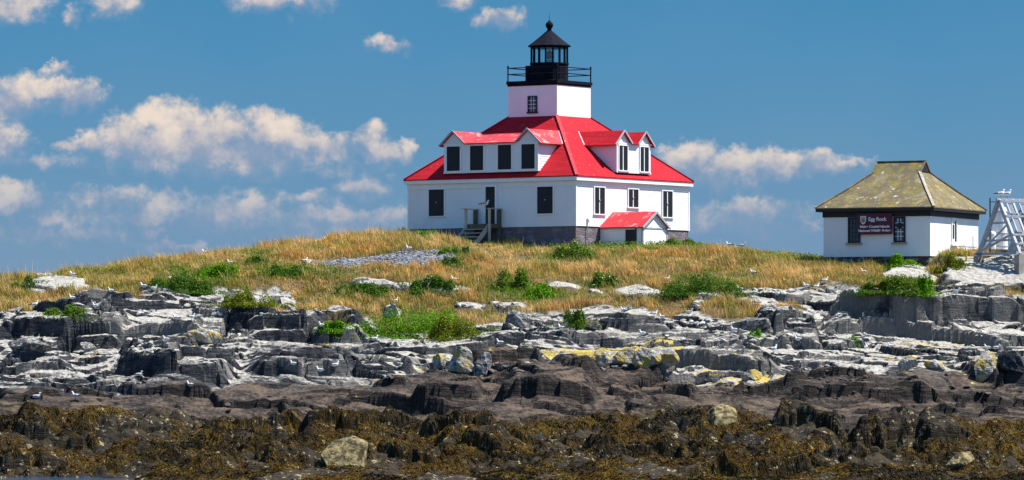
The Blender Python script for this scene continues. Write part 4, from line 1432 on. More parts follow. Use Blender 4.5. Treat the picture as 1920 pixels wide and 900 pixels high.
# column, base row, width, height (photo pixels), tone, label, flowers
SHRUBS = [
    (46, 548, 44, 26, 'dark', 'dark green bush in the grass at the left edge, beside pale rock', 0),
    (122, 592, 54, 17, 'mid', 'small bright green plant among left shore rocks below the white ledge', 0),
    (345, 545, 108, 28, 'dark', 'long low dark green bush on the left slope above the grey ledges', 0),
    (412, 524, 66, 27, 'bright', 'bright green bush behind the long dark bush on the left slope', 0),
    (478, 500, 44, 16, 'dark', 'small dark green bush left of the gravel patch', 0),
    (466, 596, 80, 28, 'moss', 'rounded mossy green mound on the grey ledge at left centre', 0),
    (545, 520, 90, 14, 'dark', 'low dark green thicket between bright bush and gravel patch', 0),
    (770, 632, 160, 48, 'bright', 'largest bright green bush at the edge of the shore rocks', 0),
    (848, 634, 70, 36, 'moss', 'yellowish green bush right of the largest bright green bush', 0),
    (630, 625, 44, 12, 'bright', 'small green patch on rock left of the largest bush', 0),
    (878, 481, 24, 16, 'dark', 'small round bush at the right end of the gravel patch', 0),
    (840, 499, 36, 16, 'dark', 'dark bush below the right end of the gravel patch', 0),
    (845, 478, 40, 12, 'mid', 'low green plant at the top edge of gravel patch', 0),
    (800, 449, 80, 14, 'bright', 'bright green plants along the left foundation of the lighthouse', 0),
    (757, 442, 16, 14, 'dark', 'dark little bush at the lighthouse\'s far left corner', 0),
    (1038, 462, 34, 22, 'bright', 'bright green bush against the dark foundation near the house corner', 0),
    (1072, 488, 66, 30, 'mid', 'white flowering plant in the grass below the house corner', 1),
    (960, 545, 52, 34, 'mid', 'tall green bush in the dry grass below the porch steps', 0),
    (1012, 560, 54, 22, 'bright', 'low green bush at the foot of the tall bush', 0),
    (812, 551, 74, 16, 'dark', 'dark green bush below the long white ledge in the grass', 0),
    (680, 556, 90, 16, 'dark', 'dark green low thicket left of the long white ledge', 0),
    (1316, 552, 124, 38, 'dark', 'wide dark green bush right of centre above the grey rock', 0),
    (1076, 615, 44, 24, 'mid', 'green bush growing in a gap of the grey rocks at centre', 0),
    (1130, 536, 44, 24, 'mid', 'pale flowering green plant in the grass at centre right', 1),
    (1275, 461, 44, 16, 'mid', 'green plants at the right foot of the cellar entrance', 0),
    (1640, 552, 54, 14, 'dark', 'dark low bush at the lip of the ledge below the signboard', 0),
    (1700, 552, 60, 30, 'mid', 'green bush between the white slab and the ledge at right', 0),
    (1738, 552, 28, 38, 'bright', 'upright bright bush left of the big white boulder', 0),
    (1686, 500, 46, 18, 'bright', 'bright green plants under the small building\'s right window', 0),
    (1654, 500, 26, 14, 'dark', 'small dark bush in front of the signal building\'s wall below the sign', 0),
    (1416, 634, 16, 15, 'bright', 'tiny bright green tuft on the bare rock right of centre', 0),
    (1602, 642, 16, 8, 'bright', 'tiny flat green tuft on bare rock far right of centre', 0),
    (1655, 562, 34, 12, 'moss', 'yellowish tuft of plants on the upper right ledge', 0),
    (1780, 500, 46, 22, 'moss', 'dry yellowish bush at the right corner of the small building', 0),
]


def hits(px, row, lst):
    v = np.zeros(px.shape)
    for (cx, cy, rx, ry, a) in lst:
        v = np.maximum(v, a * np.exp(-(((px - cx) / rx) ** 2 + ((row - cy) / ry) ** 2) * 1.2))
    return v


GREEN = [(380, 520, 90, 20, .9), (560, 512, 130, 10, .8), (465, 590, 60, 14, .8), (790, 610, 110, 26, 1), (740, 545, 90, 8, .7), (800, 444, 60, 8, .9), (960, 545, 50, 20, .7),
         (1020, 560, 50, 12, .7), (1310, 540, 70, 18, 1), (1400, 520, 40, 8, .4), (1660, 530, 60, 10, .8), (1710, 540, 60, 16, .8), (1000, 452, 120, 7, .7), (1180, 462, 90, 7, .8), (1290, 455, 50, 8, .8),
         (1640, 492, 60, 8, .7), (850, 480, 50, 12, .6), (100, 512, 200, 10, .35), (1500, 490, 120, 10, .45), (1180, 470, 150, 8, .4), (480, 478, 30, 6, .7), (1560, 545, 60, 5, .5), (60, 540, 40, 14, .6), (600, 560, 60, 10, .35)]
GREEN += [(q[0], q[1] - 3, q[2] * .75, 8, .8) for q in SHRUBS if q[0] not in (1416, 1602)]
REDD = [(1110, 580, 110, 14, .9), (1400, 590, 90, 18, .8), (1450, 500, 160, 14, .6), (1640, 515, 60, 12, .7), (620, 470, 70, 8, .5), (900, 520, 120, 14, .4), (690, 525, 60, 10, .5), (330, 555, 200, 12, .3), (1280, 560, 30, 10, .6), (1560, 480, 90, 6, .5)]


def scatter(n, x0, x1, d0, d1, mask_arr, thr=.5):
    x = rng.uniform(x0, x1, n)
    d = rng.uniform(d0, d1, n)
    m = ter_z(x, d, mask_arr) > thr + rng.uniform(-.25, .25, n)
    m &= ~in_house(x, d)
    return x[m], d[m]


x, d = scatter(620000, -36, 36, 275.5, 309, soilc)
zt = ter_z(x, d)
px, row = px_of(x, d), row_of(zt, d)
dens = fbm2(x * .55, d * .55, 201, 4)
keep = rng.uniform(0, 1, len(x)) < np.clip(.35 + 1.4 * (dens - .3), .15, 1)
gr_ = hits(px, row, GREEN)
keep &= rng.uniform(0, 1, len(x)) > gr_ * .55
x, d, zt, px, row, gr_ = (a[keep] for a in (x, d, zt, px, row, gr_))
n = len(x)
rd_ = hits(px, row, REDD)
nz = fbm2(x * .4, d * .4, 211, 4)
nz2 = fbm2(x * 1.3, d * 1.3, 221, 3)
hgt = (.26 + .42 * sstep(fbm2(x * .45, d * .45, 231, 4), .3, .7)) * rng.uniform(.6, 1.25, n)
hgt *= .8 * (1 - .35 * gr_)
hgt *= 1 - .5 * sstep(d, 293, 298.5) * (px > 980)
hgt *= 1 - .6 * sstep(d, 290, 296) * np.exp(-((px - 905) / 55) ** 2)
C = lambda *v: np.array(v)
straw, gold, olive, redd, green = C(.76, .51, .20), C(.66, .405, .11), C(.32, .285, .05), C(.37, .175, .08), C(.09, .18, .018)
t1 = sstep(nz, .36, .64)[:, None]
tint = straw * (1 - t1) + gold * t1
ol = np.clip(sstep(nz2, .38, .60) * .85 + (px < 330) * .22 + ((px > 1380) & (row < 505)) * .2, 0, 1)[:, None]
tint = tint * (1 - ol) + olive * ol
rr = np.clip(np.maximum(rd_ * .85, .3) * sstep(fbm2(x * .9, d * .9, 241, 3), .36, .6), 0, 1)[:, None]
tint = tint * (1 - rr) + redd * rr
gg = np.clip(gr_ * 1.1 * sstep(nz2, .25, .5), 0, 1)[:, None]
tint = tint * (1 - gg) + green * gg
tint = tint * rng.uniform(.62, 1.3, n)[:, None]
ang = rng.uniform(0, math.pi, n)
wd_ = rng.uniform(.009, .021, n)
lean = rng.normal(0, .16, (n, 2)) + np.array([-.10, 0])
sx_, sd_ = np.cos(ang) * wd_, np.sin(ang) * wd_
base = np.stack([x, d, zt - .05], -1)
side = np.stack([sx_, sd_, np.zeros(n)], -1)
mid = base + np.stack([lean[:, 0] * hgt * .4, lean[:, 1] * hgt * .4, hgt * .6], -1)
tall = rng.uniform(0, 1, n) > .96
hgt = np.where(tall, hgt * 1.5 + .05, hgt) * (.7 + .7 * sstep(fbm2(x * 1.1, d * 1.1, 261, 3), .3, .7))
tint = np.where(tall[:, None], C(.52, .39, .20), tint)
tip = base + np.stack([lean[:, 0] * hgt * 1.3, lean[:, 1] * hgt * 1.3, hgt], -1)
V = np.stack([base - side, base + side, mid - side * 1.0, mid + side * 1.0, tip], 1).reshape(-1, 3)
o = np.arange(n)[:, None] * 5
Ft = np.concatenate([o + [0, 1, 3], o + [0, 3, 2], o + [2, 3, 4]], 0)
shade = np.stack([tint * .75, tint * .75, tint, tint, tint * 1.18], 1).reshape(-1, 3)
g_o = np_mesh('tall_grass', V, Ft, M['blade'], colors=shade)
tag(g_o, kind='stuff', label='dry golden grass covering the hill')


def leaves(cx, cd, cz, nx_, nd_, nz_, n, size, rs):
    """rhombic leaves at points, roughly facing outwards"""
    nrm_ = np.stack([nx_, nd_, nz_], -1) + rs.normal(0, .55, (n, 3))
    nrm_ /= np.linalg.norm(nrm_, axis=1)[:, None]
    a = np.cross(nrm_, rs.normal(0, 1, (n, 3)))
    a /= np.linalg.norm(a, axis=1)[:, None]
    b = np.cross(nrm_, a)
    s = (size * rs.uniform(.6, 1.3, n))[:, None]
    c = np.stack([cx, cd, cz], -1)
    return np.stack([c - a * s, c - b * s * .55 + nrm_ * s * .15, c + a * s, c + b * s * .55 + nrm_ * s * .15], 1).reshape(-1, 3)


# low green herbs among the grass
x, d = scatter(170000, -36, 36, 276, 306, soilc, .4)
zt = ter_z(x, d)
gr_ = hits(px_of(x, d), row_of(zt, d), GREEN) + .10 * (fbm2(x * .7, d * .7, 251, 3) > .58)
k_ = rng.uniform(0, 1, len(x)) < gr_ * .85
x, d, zt = x[k_], d[k_], zt[k_]
n = len(x)
V = leaves(x, d, zt + rng.uniform(.04, .30, n), np.zeros(n), np.full(n, -.5), np.ones(n), n, np.full(n, .075), rng)
tv = (C(.06, .16, .006) * (1 - (q := rng.uniform(0, 1, n)[:, None])) + C(.13, .21, .012) * q) * rng.uniform(.6, 1.2, n)[:, None]
gc = np_mesh('green_ground_cover', V, np.arange(n * 4).reshape(-1, 4), M['leaf'], colors=np.repeat(tv, 4, 0))
tag(gc, kind='stuff', label='low green herbs growing through the dry grass')

M['stem'] = mottled('plant_stem', (.12, .13, .04), (.18, .14, .06), 6.0, .8)
M['flower'] = mat('white_flower', (.62, .60, .50), .7)[0]
TONE = dict(dark=(C(.040, .115, .010), C(.085, .16, .016)), mid=(C(.07, .15, .010), C(.13, .20, .02)), bright=(C(.085, .235, .005), C(.15, .31, .010)), moss=(C(.10, .15, .010), C(.20, .21, .02)))
for (cx, cy, w, h, tone, lab, fl) in SHRUBS:
    p = ground_point(cx, cy)
    rs = np.random.default_rng(int(cx * 7 + cy))
    wm, hm = w / 32.5 * 1.12, h / 32.5 * 1.25
    dm = min(max(wm * .5, hm * .8), 2.2)
    p.y += .3 * dm; p.z = float(ter_z(p.x, p.y))
    nl = int(np.clip(900 * wm * dm + 800 * wm * hm, 120, 5200))
    K = max(3, int(wm * 3.2))
    lx, ld = rs.uniform(-.42, .42, K) * wm, rs.uniform(-.3, .45, K) * dm
    lr_ = rs.uniform(.55, 1.0, K)
    hh = hm * (1 - .55 * (np.abs(lx) / (wm / 2)) ** 2) * rs.uniform(.65, 1.05, K)
    rr_ = np.minimum(wm * .30, .25 + hm * .45) * lr_
    q = rs.integers(0, K, nl)
    u = rs.normal(0, 1, (nl, 3))
    u /= np.linalg.norm(u, axis=1)[:, None]
    u[:, 2] = np.abs(u[:, 2])
    rad = rs.uniform(.62, 1.04, nl) + (rs.uniform(0, 1, nl) > .95) * rs.uniform(0, .22, nl)
    ox = lx[q] + u[:, 0] * rr_[q] * rad
    od = ld[q] + u[:, 1] * rr_[q] * rad * .9
    gz_ = np.clip(ter_z(p.x + ox, p.y + od), p.z - .4, p.z + .22)
    oz = gz_ - p.z + u[:, 2] * hh[q] * rad + .02
    out = rs.uniform(0, 1, nl) > .78                         # sprawling skirt
    ox = np.where(out, rs.normal(0, .42, nl) * wm, ox); od = np.where(out, rs.normal(0, .5, nl) * dm, od)
    oz = np.where(out, np.clip(ter_z(p.x + ox, p.y + od), p.z - .3, p.z + .5) - p.z + rs.uniform(.02, .2, nl), oz)
    V = leaves(ox, od, oz, u[:, 0], u[:, 1], u[:, 2], nl, np.full(nl, .062 if hm > .35 else .05), rs)
    c0, c1 = TONE[tone]
    f = np.clip(rs.uniform(0, 1, nl) * .7 + .3 * rs.uniform(0, 1, K)[q], 0, 1)[:, None]
    tv = (c0 * (1 - f) + c1 * f) * rs.uniform(.75, 1.2, nl)[:, None]
    root = np_mesh('shrub', V, np.arange(nl * 4).reshape(-1, 4), M['leaf'], colors=np.repeat(tv, 4, 0))
    root.location = p
    tag(root, lab, 'bush', 'green bushes on the island')
    if fl:
        nf = 60
        i = rs.integers(0, nl, nf)
        V = leaves(ox[i], od[i] - .03, oz[i] + .07, np.zeros(nf), np.full(nf, -.6), np.ones(nf), nf, np.full(nf, .05), rs)
        np_mesh('flower_head', V, np.arange(nf * 4).reshape(-1, 4), M['flower'], parent=root)

# ---------------------------------------------------------------- rockweed over the lowest rocks
n = 520000
x = rng.uniform(-34, 34, n)
d = rng.uniform(226, 257, n)
wz = ter_z(x, d, weedz)
cov = fbm2(x * .5, d * .5, 301, 4) + (fbm2(x * 2.2, d * 2.2, 305, 3) - .5) * .35
m_ = (wz > rng.uniform(.3, .9, n)) & (cov > .40 + rng.uniform(-.07, .07, n)) & (ter_z(x, d) > .05)
x, d, cov = x[m_], d[m_], cov[m_]
n = len(x)
dirx = rng.normal(0, 1.1, n)
dird = -np.ones(n)
ln_ = np.sqrt(dirx ** 2 + 1)
dirx, dird = dirx / ln_, dird / ln_
L = rng.uniform(.10, .30, n)
w = rng.uniform(.007, .016, n)
pts = []
for i in range(4):
    t = L * i / 3
    xx_, dd_ = x + dirx * t, d + dird * t
    pts.append(np.stack([xx_, dd_, ter_z(xx_, dd_) + .012 + .022 * math.sin(math.pi * (i + .4) / 3.6) * rng.uniform(.3, 1.4, n)], -1))
sd = np.stack([-dird * w, dirx * w, rng.normal(0, .012, n)], -1)
V = np.stack([pts[0] - sd * .6, pts[0] + sd * .6, pts[1] - sd, pts[1] + sd, pts[2] - sd * 1.1, pts[2] + sd * 1.1, pts[3] - sd * .4, pts[3] + sd * .4], 1).reshape(-1, 3)
o = np.arange(n)[:, None] * 8
Fq = np.concatenate([o + [0, 1, 3, 2], o + [2, 3, 5, 4], o + [4, 5, 7, 6]], 0)
q = sstep(fbm2(x * .35, d * .35, 311, 4), .34, .66)[:, None]
tv = C(.074, .041, .004) * q + C(.014, .010, .003) * (1 - q)
q2 = (sstep(fbm2(x * 1.1, d * 1.1, 321, 3), .52, .7) * .7)[:, None]
tv = tv * (1 - q2) + C(.125, .076, .007) * q2
tv = tv * rng.uniform(.5, 1.45, n)[:, None]
wo = np_mesh('rockweed', V, Fq, M['weed'], colors=np.repeat(tv, 8, 0))
tag(wo, kind='stuff', label='brown rockweed draped over the low tide rocks')

# ---------------------------------------------------------------- stones
def ico(sub):
    bm = bmesh.new()
    bmesh.ops.create_icosphere(bm, subdivisions=sub, radius=1.0)
    v = np.array([q.co[:] for q in bm.verts])
    f = np.array([[q.index for q in fc.verts] for fc in bm.faces])
    bm.free()
    return v, f


iv1, if1 = ico(1)
iv5, if5 = ico(5)


def pebbles(name, x, d, size, matr, lab, rs, tints=None, flat=.6):
    n = len(x)
    sc = size[:, None] * rs.uniform(.55, 1.25, (n, 3)) * np.array([1.15, 1.0, flat])
    jit = rs.uniform(.5, 1.3, (n, len(iv1), 1))
    a = rs.uniform(0, 6.3, n)
    v = iv1[None] * jit * sc[:, None, :]
    vx = v[..., 0] * np.cos(a)[:, None] - v[..., 1] * np.sin(a)[:, None]
    vy = v[..., 0] * np.sin(a)[:, None] + v[..., 1] * np.cos(a)[:, None]
    tl = rs.normal(0, .35, n)[:, None]
    vz = v[..., 2] + vx * tl * .4
    base = np.stack([x, d, ter_z(x, d) + size * .15], -1)
    V = np.stack([vx, vy, vz], -1) + base[:, None, :]
    Fa = (if1[None] + (np.arange(n) * len(iv1))[:, None, None]).reshape(-1, 3)
    o = np_mesh(name, V.reshape(-1, 3), Fa, matr, colors=np.repeat(tints, len(iv1), 0) if tints is not None else None)
    tag(o, kind='stuff', label=lab)
    return o


def stone_mat(name, bmp=.6):
    m, t, b = mat(name, (.3, .3, .3), .9)
    p = geo_pos(t)
    f = t.noise(p, 5, 5, .65)
    c = t.mix(t.math('MULTIPLY', t.step(f, .4, .7), .5), t.attr('tint', 'Color'), (.06, .06, .065, 1))
    t.link(c, b.inputs['Base Color'])
    bump(t, b, f, bmp, .05)
    return m


M['pebble'] = stone_mat('loose_stone')
x = rng.uniform(-16, 0, 90000); d = rng.uniform(284, 298, 90000)
m_ = (ter_z(x, d, gravel) > .5 + rng.uniform(-.3, .2, len(x)))
x, d = x[m_][:5000], d[m_][:5000]
tv = np.where(rng.uniform(0, 1, (len(x), 1)) > .35, C(.22, .23, .255), C(.09, .095, .105)) * rng.uniform(.6, 1.3, (len(x), 1))
pebbles('gravel', x, d, rng.uniform(.06, .15, len(x)), M['pebble'], 'grey shingle patch on the slope below the house', rng, tv)

up_ = blur(blur(upf, 2, 0), 2, 1)
rz_n = rock * (1 - weedz)
x = rng.uniform(-34, 34, 60000); d = rng.uniform(256, 284, 60000)
cl = fbm2(x * .35, d * .35, 401, 4)
m_ = (ter_z(x, d, rz_n) > .7) & (cl + .12 * np.exp(-((px_of(x, d) - 1560) / 260) ** 2) > .60 + rng.uniform(0, .12, len(x))) & (ter_z(x, d, up_) > .7)
x, d = x[m_][:1300], d[m_][:1300]
bz_ = row_of(ter_z(x, d), d)
pale = np.clip((705 - bz_) / 40, 0, 1)[:, None]
tv = (C(.46, .45, .42) * pale + C(.10, .075, .06) * (1 - pale)) * rng.uniform(.35, 1.15, (len(x), 1))
pebbles('rubble', x, d, rng.uniform(.06, .24, len(x)) ** 1.0, M['pebble'], 'broken angular stones lying on the shore ledges', rng, tv, .5)

# single boulders: column, base row, width, height, look, depth factor, seed, label
RM = dict(white=rock_mat('boulder_white', False, 1.0, 0.0), grey=rock_mat('boulder_grey', False, .62, .0, tone=1.8), lichen=rock_mat('boulder_lichen', False, .78, .50, tone=1.8),
          brown=rock_mat('boulder_brown', False, .0, .0, 1.0), dark=rock_mat('boulder_dark', False, .30, .0, tone=1.0), barn=rock_mat('boulder_barnacle', False, .0, .0, .35, .0, 1.0))


def barnacle_mat():
    m, t, b = mat('barnacle_rock', (.3, .25, .12), .9)
    p = geo_pos(t)
    f = t.noise(p, 3.4, 6, .68)
    c = t.mix(t.step(f, .38, .62), (.04, .03, .012, 1), (.29, .235, .105, 1))
    c = t.mix(t.step(t.noise(p, 1.2, 4, .6), .52, .66), c, (.045, .03, .008, 1))
    t.link(c, b.inputs['Base Color'])
    bump(t, b, f, .9, .12)
    return m


RM['barn'] = barnacle_mat()
BOULD = [
    (655, 906, 102, 74, 'barn', .9, 5, 'large yellowish barnacle covered boulder at the water\'s edge'),
    (1806, 872, 58, 28, 'barn', .8, 8, 'pale rounded boulder in the rockweed at lower right'),
    (1352, 796, 84, 36, 'barn', .9, 9, 'pale topped boulder at the upper edge of the rockweed'),
    (860, 700, 54, 48, 'lichen', .8, 16, 'grey and yellow boulder left of the dark brown outcrop'),
    (828, 690, 34, 26, 'lichen', .8, 17, 'small yellow boulder at the left end of the lichen rocks'),
    (905, 706, 44, 48, 'grey', .8, 18, 'blue-grey block just left of the dark brown outcrop'),
    (1122, 680, 52, 28, 'lichen', .8, 19, 'yellow crusted block, first right of the dark brown outcrop'),
    (1170, 682, 46, 34, 'lichen', .8, 20, 'tilted yellow boulder in the middle of the lichen rocks'),
    (1206, 690, 56, 34, 'lichen', .8, 21, 'pale boulder striped with yellow lichen, centre right'),
    (1248, 692, 58, 44, 'lichen', .8, 22, 'rightmost large yellow boulder of the lichen rocks'),
    (1410, 712, 56, 20, 'lichen', .8, 26, 'low yellow crusted rock right of centre above the brown slabs'),
    (1700, 690, 40, 24, 'lichen', .8, 27, 'small yellowish stone among pale rocks at right'),
    (1748, 694, 40, 26, 'lichen', .8, 28, 'rounded cream and yellow boulder at right'),
    (1850, 706, 74, 44, 'lichen', .8, 29, 'square dark block with a yellow top at far right'),
    (1905, 700, 60, 48, 'dark', .8, 30, 'black boulder at the right edge beside the yellow topped block'),
    (384, 642, 74, 24, 'lichen', .8, 33, 'tilted grey slab with a yellow end at left'),
    (165, 660, 30, 18, 'lichen', .8, 34, 'small yellow stone on the left ledges'),
    (735, 592, 30, 26, 'white', .9, 37, 'small pale pointed rock above the largest bright bush'),
    (970, 612, 56, 28, 'grey', .9, 38, 'grey boulder at the grass edge at centre'),
    (1110, 620, 50, 18, 'dark', .8, 39, 'small dark flat block at centre beside the green bush'),
    (1405, 620, 70, 30, 'grey', .8, 40, 'grey boulder with a dark left side right of centre'),
    (60, 660, 90, 34, 'grey', .8, 44, 'grey block at the left edge of the shore ledges'),
]
for (cx, cy, w, h, look, df, seed, lab) in BOULD:
    p = ground_point(cx, min(cy, 897)) if cy < 890 else ground_point(cx, 897)
    rs = np.random.default_rng(seed * 13 + 1)
    sc_ = FP / p.y
    wm, hm = w / sc_, h / sc_
    dm = max(min(wm, 2.6) * df * .6, hm * .8)
    v = iv5.copy()
    # angular facets: flatten everything beyond a set of random planes
    for i in range(14):
        nv = rs.normal(0, 1, 3) * np.array([1, 1, .8])
        nv /= np.linalg.norm(nv)
        k = rs.uniform(.42, .8)
        dd_ = v @ nv - k
        v = v - np.where(dd_ > 0, dd_ * .94, 0)[:, None] * nv
    v = v * np.array([wm / 2, dm / 2, hm * .62]) * 1.18
    v[:, 2] += hm * .30 + v[:, 1] * .10 + v[:, 0] * rs.normal(0, .10)
    a = v[:, 0] * 1.9 + seed * 9.7
    nz_ = (fbm2(a + v[:, 2] * 1.3, v[:, 1] * 1.9 + v[:, 2] * 1.7, seed, 4) - .5) * .22 * min(1, hm) + (fbm2(a * 4 + v[:, 2] * 4, v[:, 1] * 7 + v[:, 2] * 3, seed + 9, 3) - .5) * .07
    nn = v / (np.linalg.norm(v, axis=1)[:, None] + 1e-6)
    v = v + nn * nz_[:, None]
    if look == 'barn': v[:, 1] += v[:, 2] * .75              # fronts lean back
    ob = np_mesh('boulder', v, if5, RM[look])
    ob.location = (p.x, p.y + dm * .30, p.z)
    tag(ob, lab, 'boulder', 'separate blocks and boulders on the shore')

# ---------------------------------------------------------------- gulls
M['g_white'] = mat('gull_white', (.78, .78, .76), .7)[0]
M['g_grey'] = mat('gull_grey', (.34, .36, .40), .7)[0]
M['g_black'] = mat('gull_black', (.02, .02, .022), .6)[0]
M['g_bill'] = mat('gull_bill', (.55, .36, .05), .5)[0]
M['g_leg'] = mat('gull_leg', (.45, .26, .22), .6)[0]


def gull_mesh(name, body, wing):
    """standing gull facing +x: lofted body, neck and head with bill, folded wings, legs"""
    b = MB()
    ringp = [  # x, z, half width, half height, material
        (-.30, .195, .006, .005, 2), (-.25, .20, .030, .016, 2), (-.19, .205, .045, .030, 0), (-.12, .205, .070, .058, 0), (-.04, .205, .088, .080, 0),
        (.04, .215, .086, .084, 0), (.10, .240, .068, .075, 0), (.135, .285, .048, .056, 0), (.150, .330, .038, .042, 0), (.158, .365, .040, .040, 0), (.172, .390, .040, .034, 0),
        (.198, .392, .030, .026, 0), (.215, .388, .013, .013, 3), (.245, .383, .009, .010, 3), (.268, .374, .003, .004, 3)]
    n = 10
    vs, fs = [], []
    for i, (x, z, w, h, m) in enumerate(ringp):
        a = ringp[max(0, i - 1)]; c = ringp[min(len(ringp) - 1, i + 1)]
        tx, tz = c[0] - a[0], c[1] - a[1]
        l = math.hypot(tx, tz); nx_, nz_ = -tz / l, tx / l
        for k in range(n):
            t = 2 * math.pi * k / n
            vs.append((x + nx_ * h * math.sin(t), w * math.cos(t), z + nz_ * h * math.sin(t)))
    base = len(b.v)
    b.v += vs
    for i in range(len(ringp) - 1):
        for k in range(n):
            b.f.append((i * n + k, i * n + (k + 1) % n, (i + 1) * n + (k + 1) % n, (i + 1) * n + k))
            b.m.append(ringp[i + 1][4] if i < len(ringp) - 1 else 0)
    b.f += [tuple(reversed(range(n))), tuple(range((len(ringp) - 1) * n, len(ringp) * n))]
    b.m += [2, 3]
    # folded wings
    wp = [(-.36, .205, .008, 2), (-.27, .215, .022, 2), (-.16, .235, .040, 1), (-.04, .248, .056, 1), (.05, .255, .048, 1), (.085, .25, .02, 1)]
    for s in (-1, 1):
        o = len(b.v)
        for (x, z, hh, m) in wp:
            yy_ = .030 + .062 * min(1, max(0, (x + .36) / .28))
            b.v += [(x, s * yy_ * .55, z + hh), (x, s * (yy_ + .012), z + hh * .2), (x, s * yy_, z - hh * .9), (x, s * yy_ * .8, z - hh * .8), (x, s * yy_ * .4, z + hh * .6)]
        for i in range(len(wp) - 1):
            for k in range(5):
                b.f.append((o + i * 5 + k, o + i * 5 + (k + 1) % 5, o + (i + 1) * 5 + (k + 1) % 5, o + (i + 1) * 5 + k))
                b.m.append(wp[i][3])
    b.mi = 4
    for s in (-1, 1):
        b.tube((-.005, s * .035, .15), (.0, s * .035, .0), .008, 5)
        b.add([(-.01, s * .035, .004), (.06, s * .015, .004), (.07, s * .035, .006), (.06, s * .055, .004)], [(0, 1, 2, 3)])
    o = b.build(name, [body, wing, M['g_black'], M['g_bill'], M['g_leg']], None, 0, smooth=True)
    return o


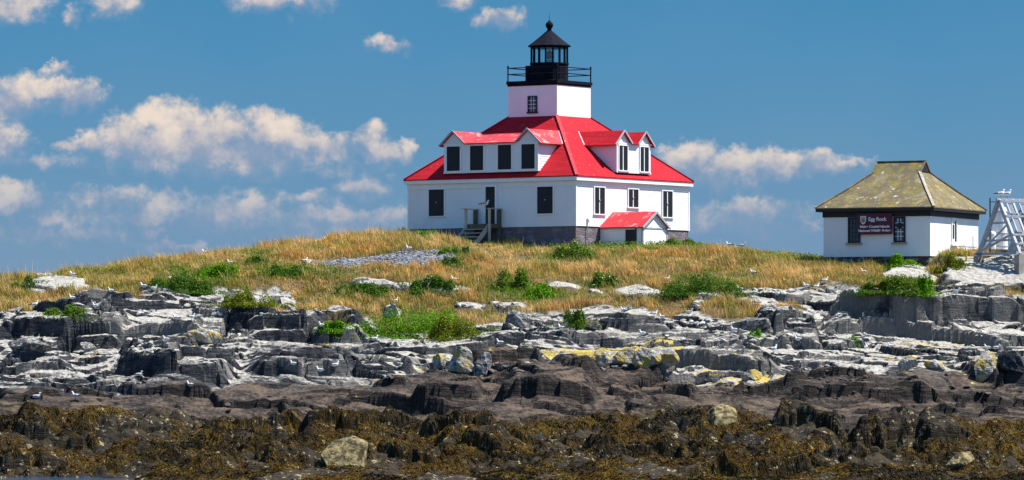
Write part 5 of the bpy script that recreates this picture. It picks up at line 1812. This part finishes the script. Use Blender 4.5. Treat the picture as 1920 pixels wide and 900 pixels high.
g_adult = gull_mesh('gull', M['g_white'], M['g_grey'])
GULLS = [  # column, row of the feet, heading in degrees (0 = right), label
    (137, 522, 160, 'white gull standing on the pale slab in the grass at far left'),
    (71, 541, 20, 'white gull at the left tip of the pale slab in the grass'),
    (270, 540, 170, 'gull on the ledge top below the long dark bush, left of a pair'),
    (288, 547, 15, 'gull on the ledge top below the long dark bush, right of a pair'),
    (208, 552, 190, 'gull on the ledge between the pale slab and the paired gulls'),
    (65, 578, 0, 'gull at the grass edge near the left border'),
    (135, 564, 200, 'gull standing over the small green plant at left'),
    (180, 582, 165, 'gull before the dark ledge right of the small green plant at left'),
    (57, 602, 30, 'gull low on the pale rock below the grass at far left'),
    (384, 473, 175, 'gull on the skyline of the left slope'),
    (432, 499, 180, 'gull in front of the bright bush on the left slope'),
    (571, 496, 10, 'gull at the left end of the gravel patch'),
    (331, 604, 150, 'gull on the grey ledge at left, upper one of a pair'),
    (359, 603, 20, 'gull on the grey ledge at left, right one of a pair'),
    (413, 594, 180, 'gull against the dark rock left of the mossy mound'),
    (405, 629, 0, 'gull resting on the tilted slab with the yellow end'),
    (312, 643, 170, 'gull in front of the dark block at left'),
    (604, 622, 185, 'gull beside the small green patch left of the largest bush'),
    (260, 705, 10, 'gull on the blue-grey lower ledges at left'),
    (600, 705, 175, 'gull on the pale crest of the brown slab, left one'),
    (628, 702, 0, 'gull on the pale crest of the brown slab, right one'),
    (550, 700, 200, 'gull on the grey ledge just above the left brown slab'),
    (68, 748, 20, 'gull on the brown rock at lower left'),
    (142, 750, 165, 'gull on brown rock just above the rockweed at left'),
    (357, 730, 180, 'gull alone on the brown slab at left centre'),
    (767, 472, 170, 'gull standing on top of the gravel patch'),
    (740, 571, 10, 'gull on the small pale pointed rock'),
    (852, 535, 180, 'gull at the right end of the long white ledge in the grass'),
    (803, 530, 30, 'gull in the middle of the long white ledge in the grass'),
    (1250, 534, 0, 'gull at the tip of the white ledge beside the wide dark bush'),
    (1170, 584, 180, 'gull on the grey rock right of the centre bush'),
    (1227, 594, 20, 'gull on the whitened rocks below the wide dark bush, left one'),
    (1242, 601, 175, 'gull on the whitened rocks below the wide dark bush, right one'),
    (1053, 622, 160, 'gull beside the green bush growing in the rocks at centre'),
    (990, 649, 0, 'gull on the pale slab above the lichen rocks, right of its neighbour'),
    (938, 650, 190, 'gull on the pale slab above the lichen rocks, left of its neighbour'),
    (1412, 521, 185, 'gull in the grass right of the wide dark bush'),
    (1388, 550, 170, 'gull on the ledge below the right end of the wide dark bush'),
    (1292, 588, 0, 'gull at the foot of the grass below the wide dark bush'),
    (1367, 452, 180, 'gull on the skyline between the two buildings, left one'),
    (1392, 457, 0, 'gull on the skyline between the two buildings, right one'),
    (1620, 520, 175, 'gull in the grass below the signboard'),
    (1546, 533, 10, 'gull at the left end of the upper right ledge'),
    (1606, 558, 190, 'gull on the bare rock of the upper right ledge'),
    (1512, 542, 170, 'gull beside the grass on the right ledge, left of a pair'),
    (1530, 544, 20, 'gull beside the grass on the right ledge, right of a pair'),
    (1497, 640, 160, 'gull before the cracked grey block on the right ledges'),
    (1793, 553, 0, 'gull in front of the big whitened boulder'),
    (1377, 626, 175, 'gull on the pale rock left of the tiny green tuft'),
    (1852, 658, 180, 'gull among the yellow rocks at far right, left one'),
    (1868, 656, 10, 'gull among the yellow rocks at far right, right one'),
    (1670, 664, 190, 'gull on the pale rubble at right'),
    (1450, 662, 20, 'gull on the white streaked slab right of centre'),
    (1205, 632, 180, 'gull on the slab above the rightmost yellow boulder'),
    (702, 640, 0, 'gull on the pale ledge right of the largest bush\'s left edge'),
]
first = True
for i, (cx, cy, hd, lab) in enumerate(GULLS):
    p = ground_point(cx, cy)
    o = g_adult if first else g_adult.copy()
    if not first: COL.objects.link(o)
    first = False
    zz = p.z
    # in tall grass a bird stands where its head clears the stems
    if ter_z(p.x, p.y, soilc) > .5: zz += .12
    if i % 4 == 2: zz -= .13          # sitting
    o.location = (p.x, p.y, zz - .01)
    k = random.Random(i).uniform(.92, 1.1)
    o.scale = (k, k, k)
    o.rotation_euler = (0, 0, R(hd + random.Random(i + 99).uniform(-25, 25)))
    tag(o, lab, 'gull', 'gulls resting on the island')


def local_to_world(o, p):
    return Matrix.Rotation(o.rotation_euler.z, 4, 'Z') @ Vector(p) + o.location


def extra(src, loc, hd, lab, k=1.2):
    o = src.copy()
    COL.objects.link(o)
    o.location = loc
    o.scale = (k, k, k)
    o.rotation_euler = (0, 0, R(hd))
    tag(o, lab, 'gull', 'gulls resting on the island')


extra(g_adult, local_to_world(steps, (-5.75, -1.2, 15.07 - SZ)) + Vector((-.12, 0, 0)), 0, 'white gull perched on the handrail at the lighthouse door')
extra(g_adult, local_to_world(rk_, (.12, 0, AP + .11 - rz0)), 20, 'white gull on the ridge of the A-frame rack, left one', 1.25)
extra(g_adult, local_to_world(rk_, (.62, 0, AP + .11 - rz0)), 10, 'white gull on the ridge of the A-frame rack, right one', 1.25)
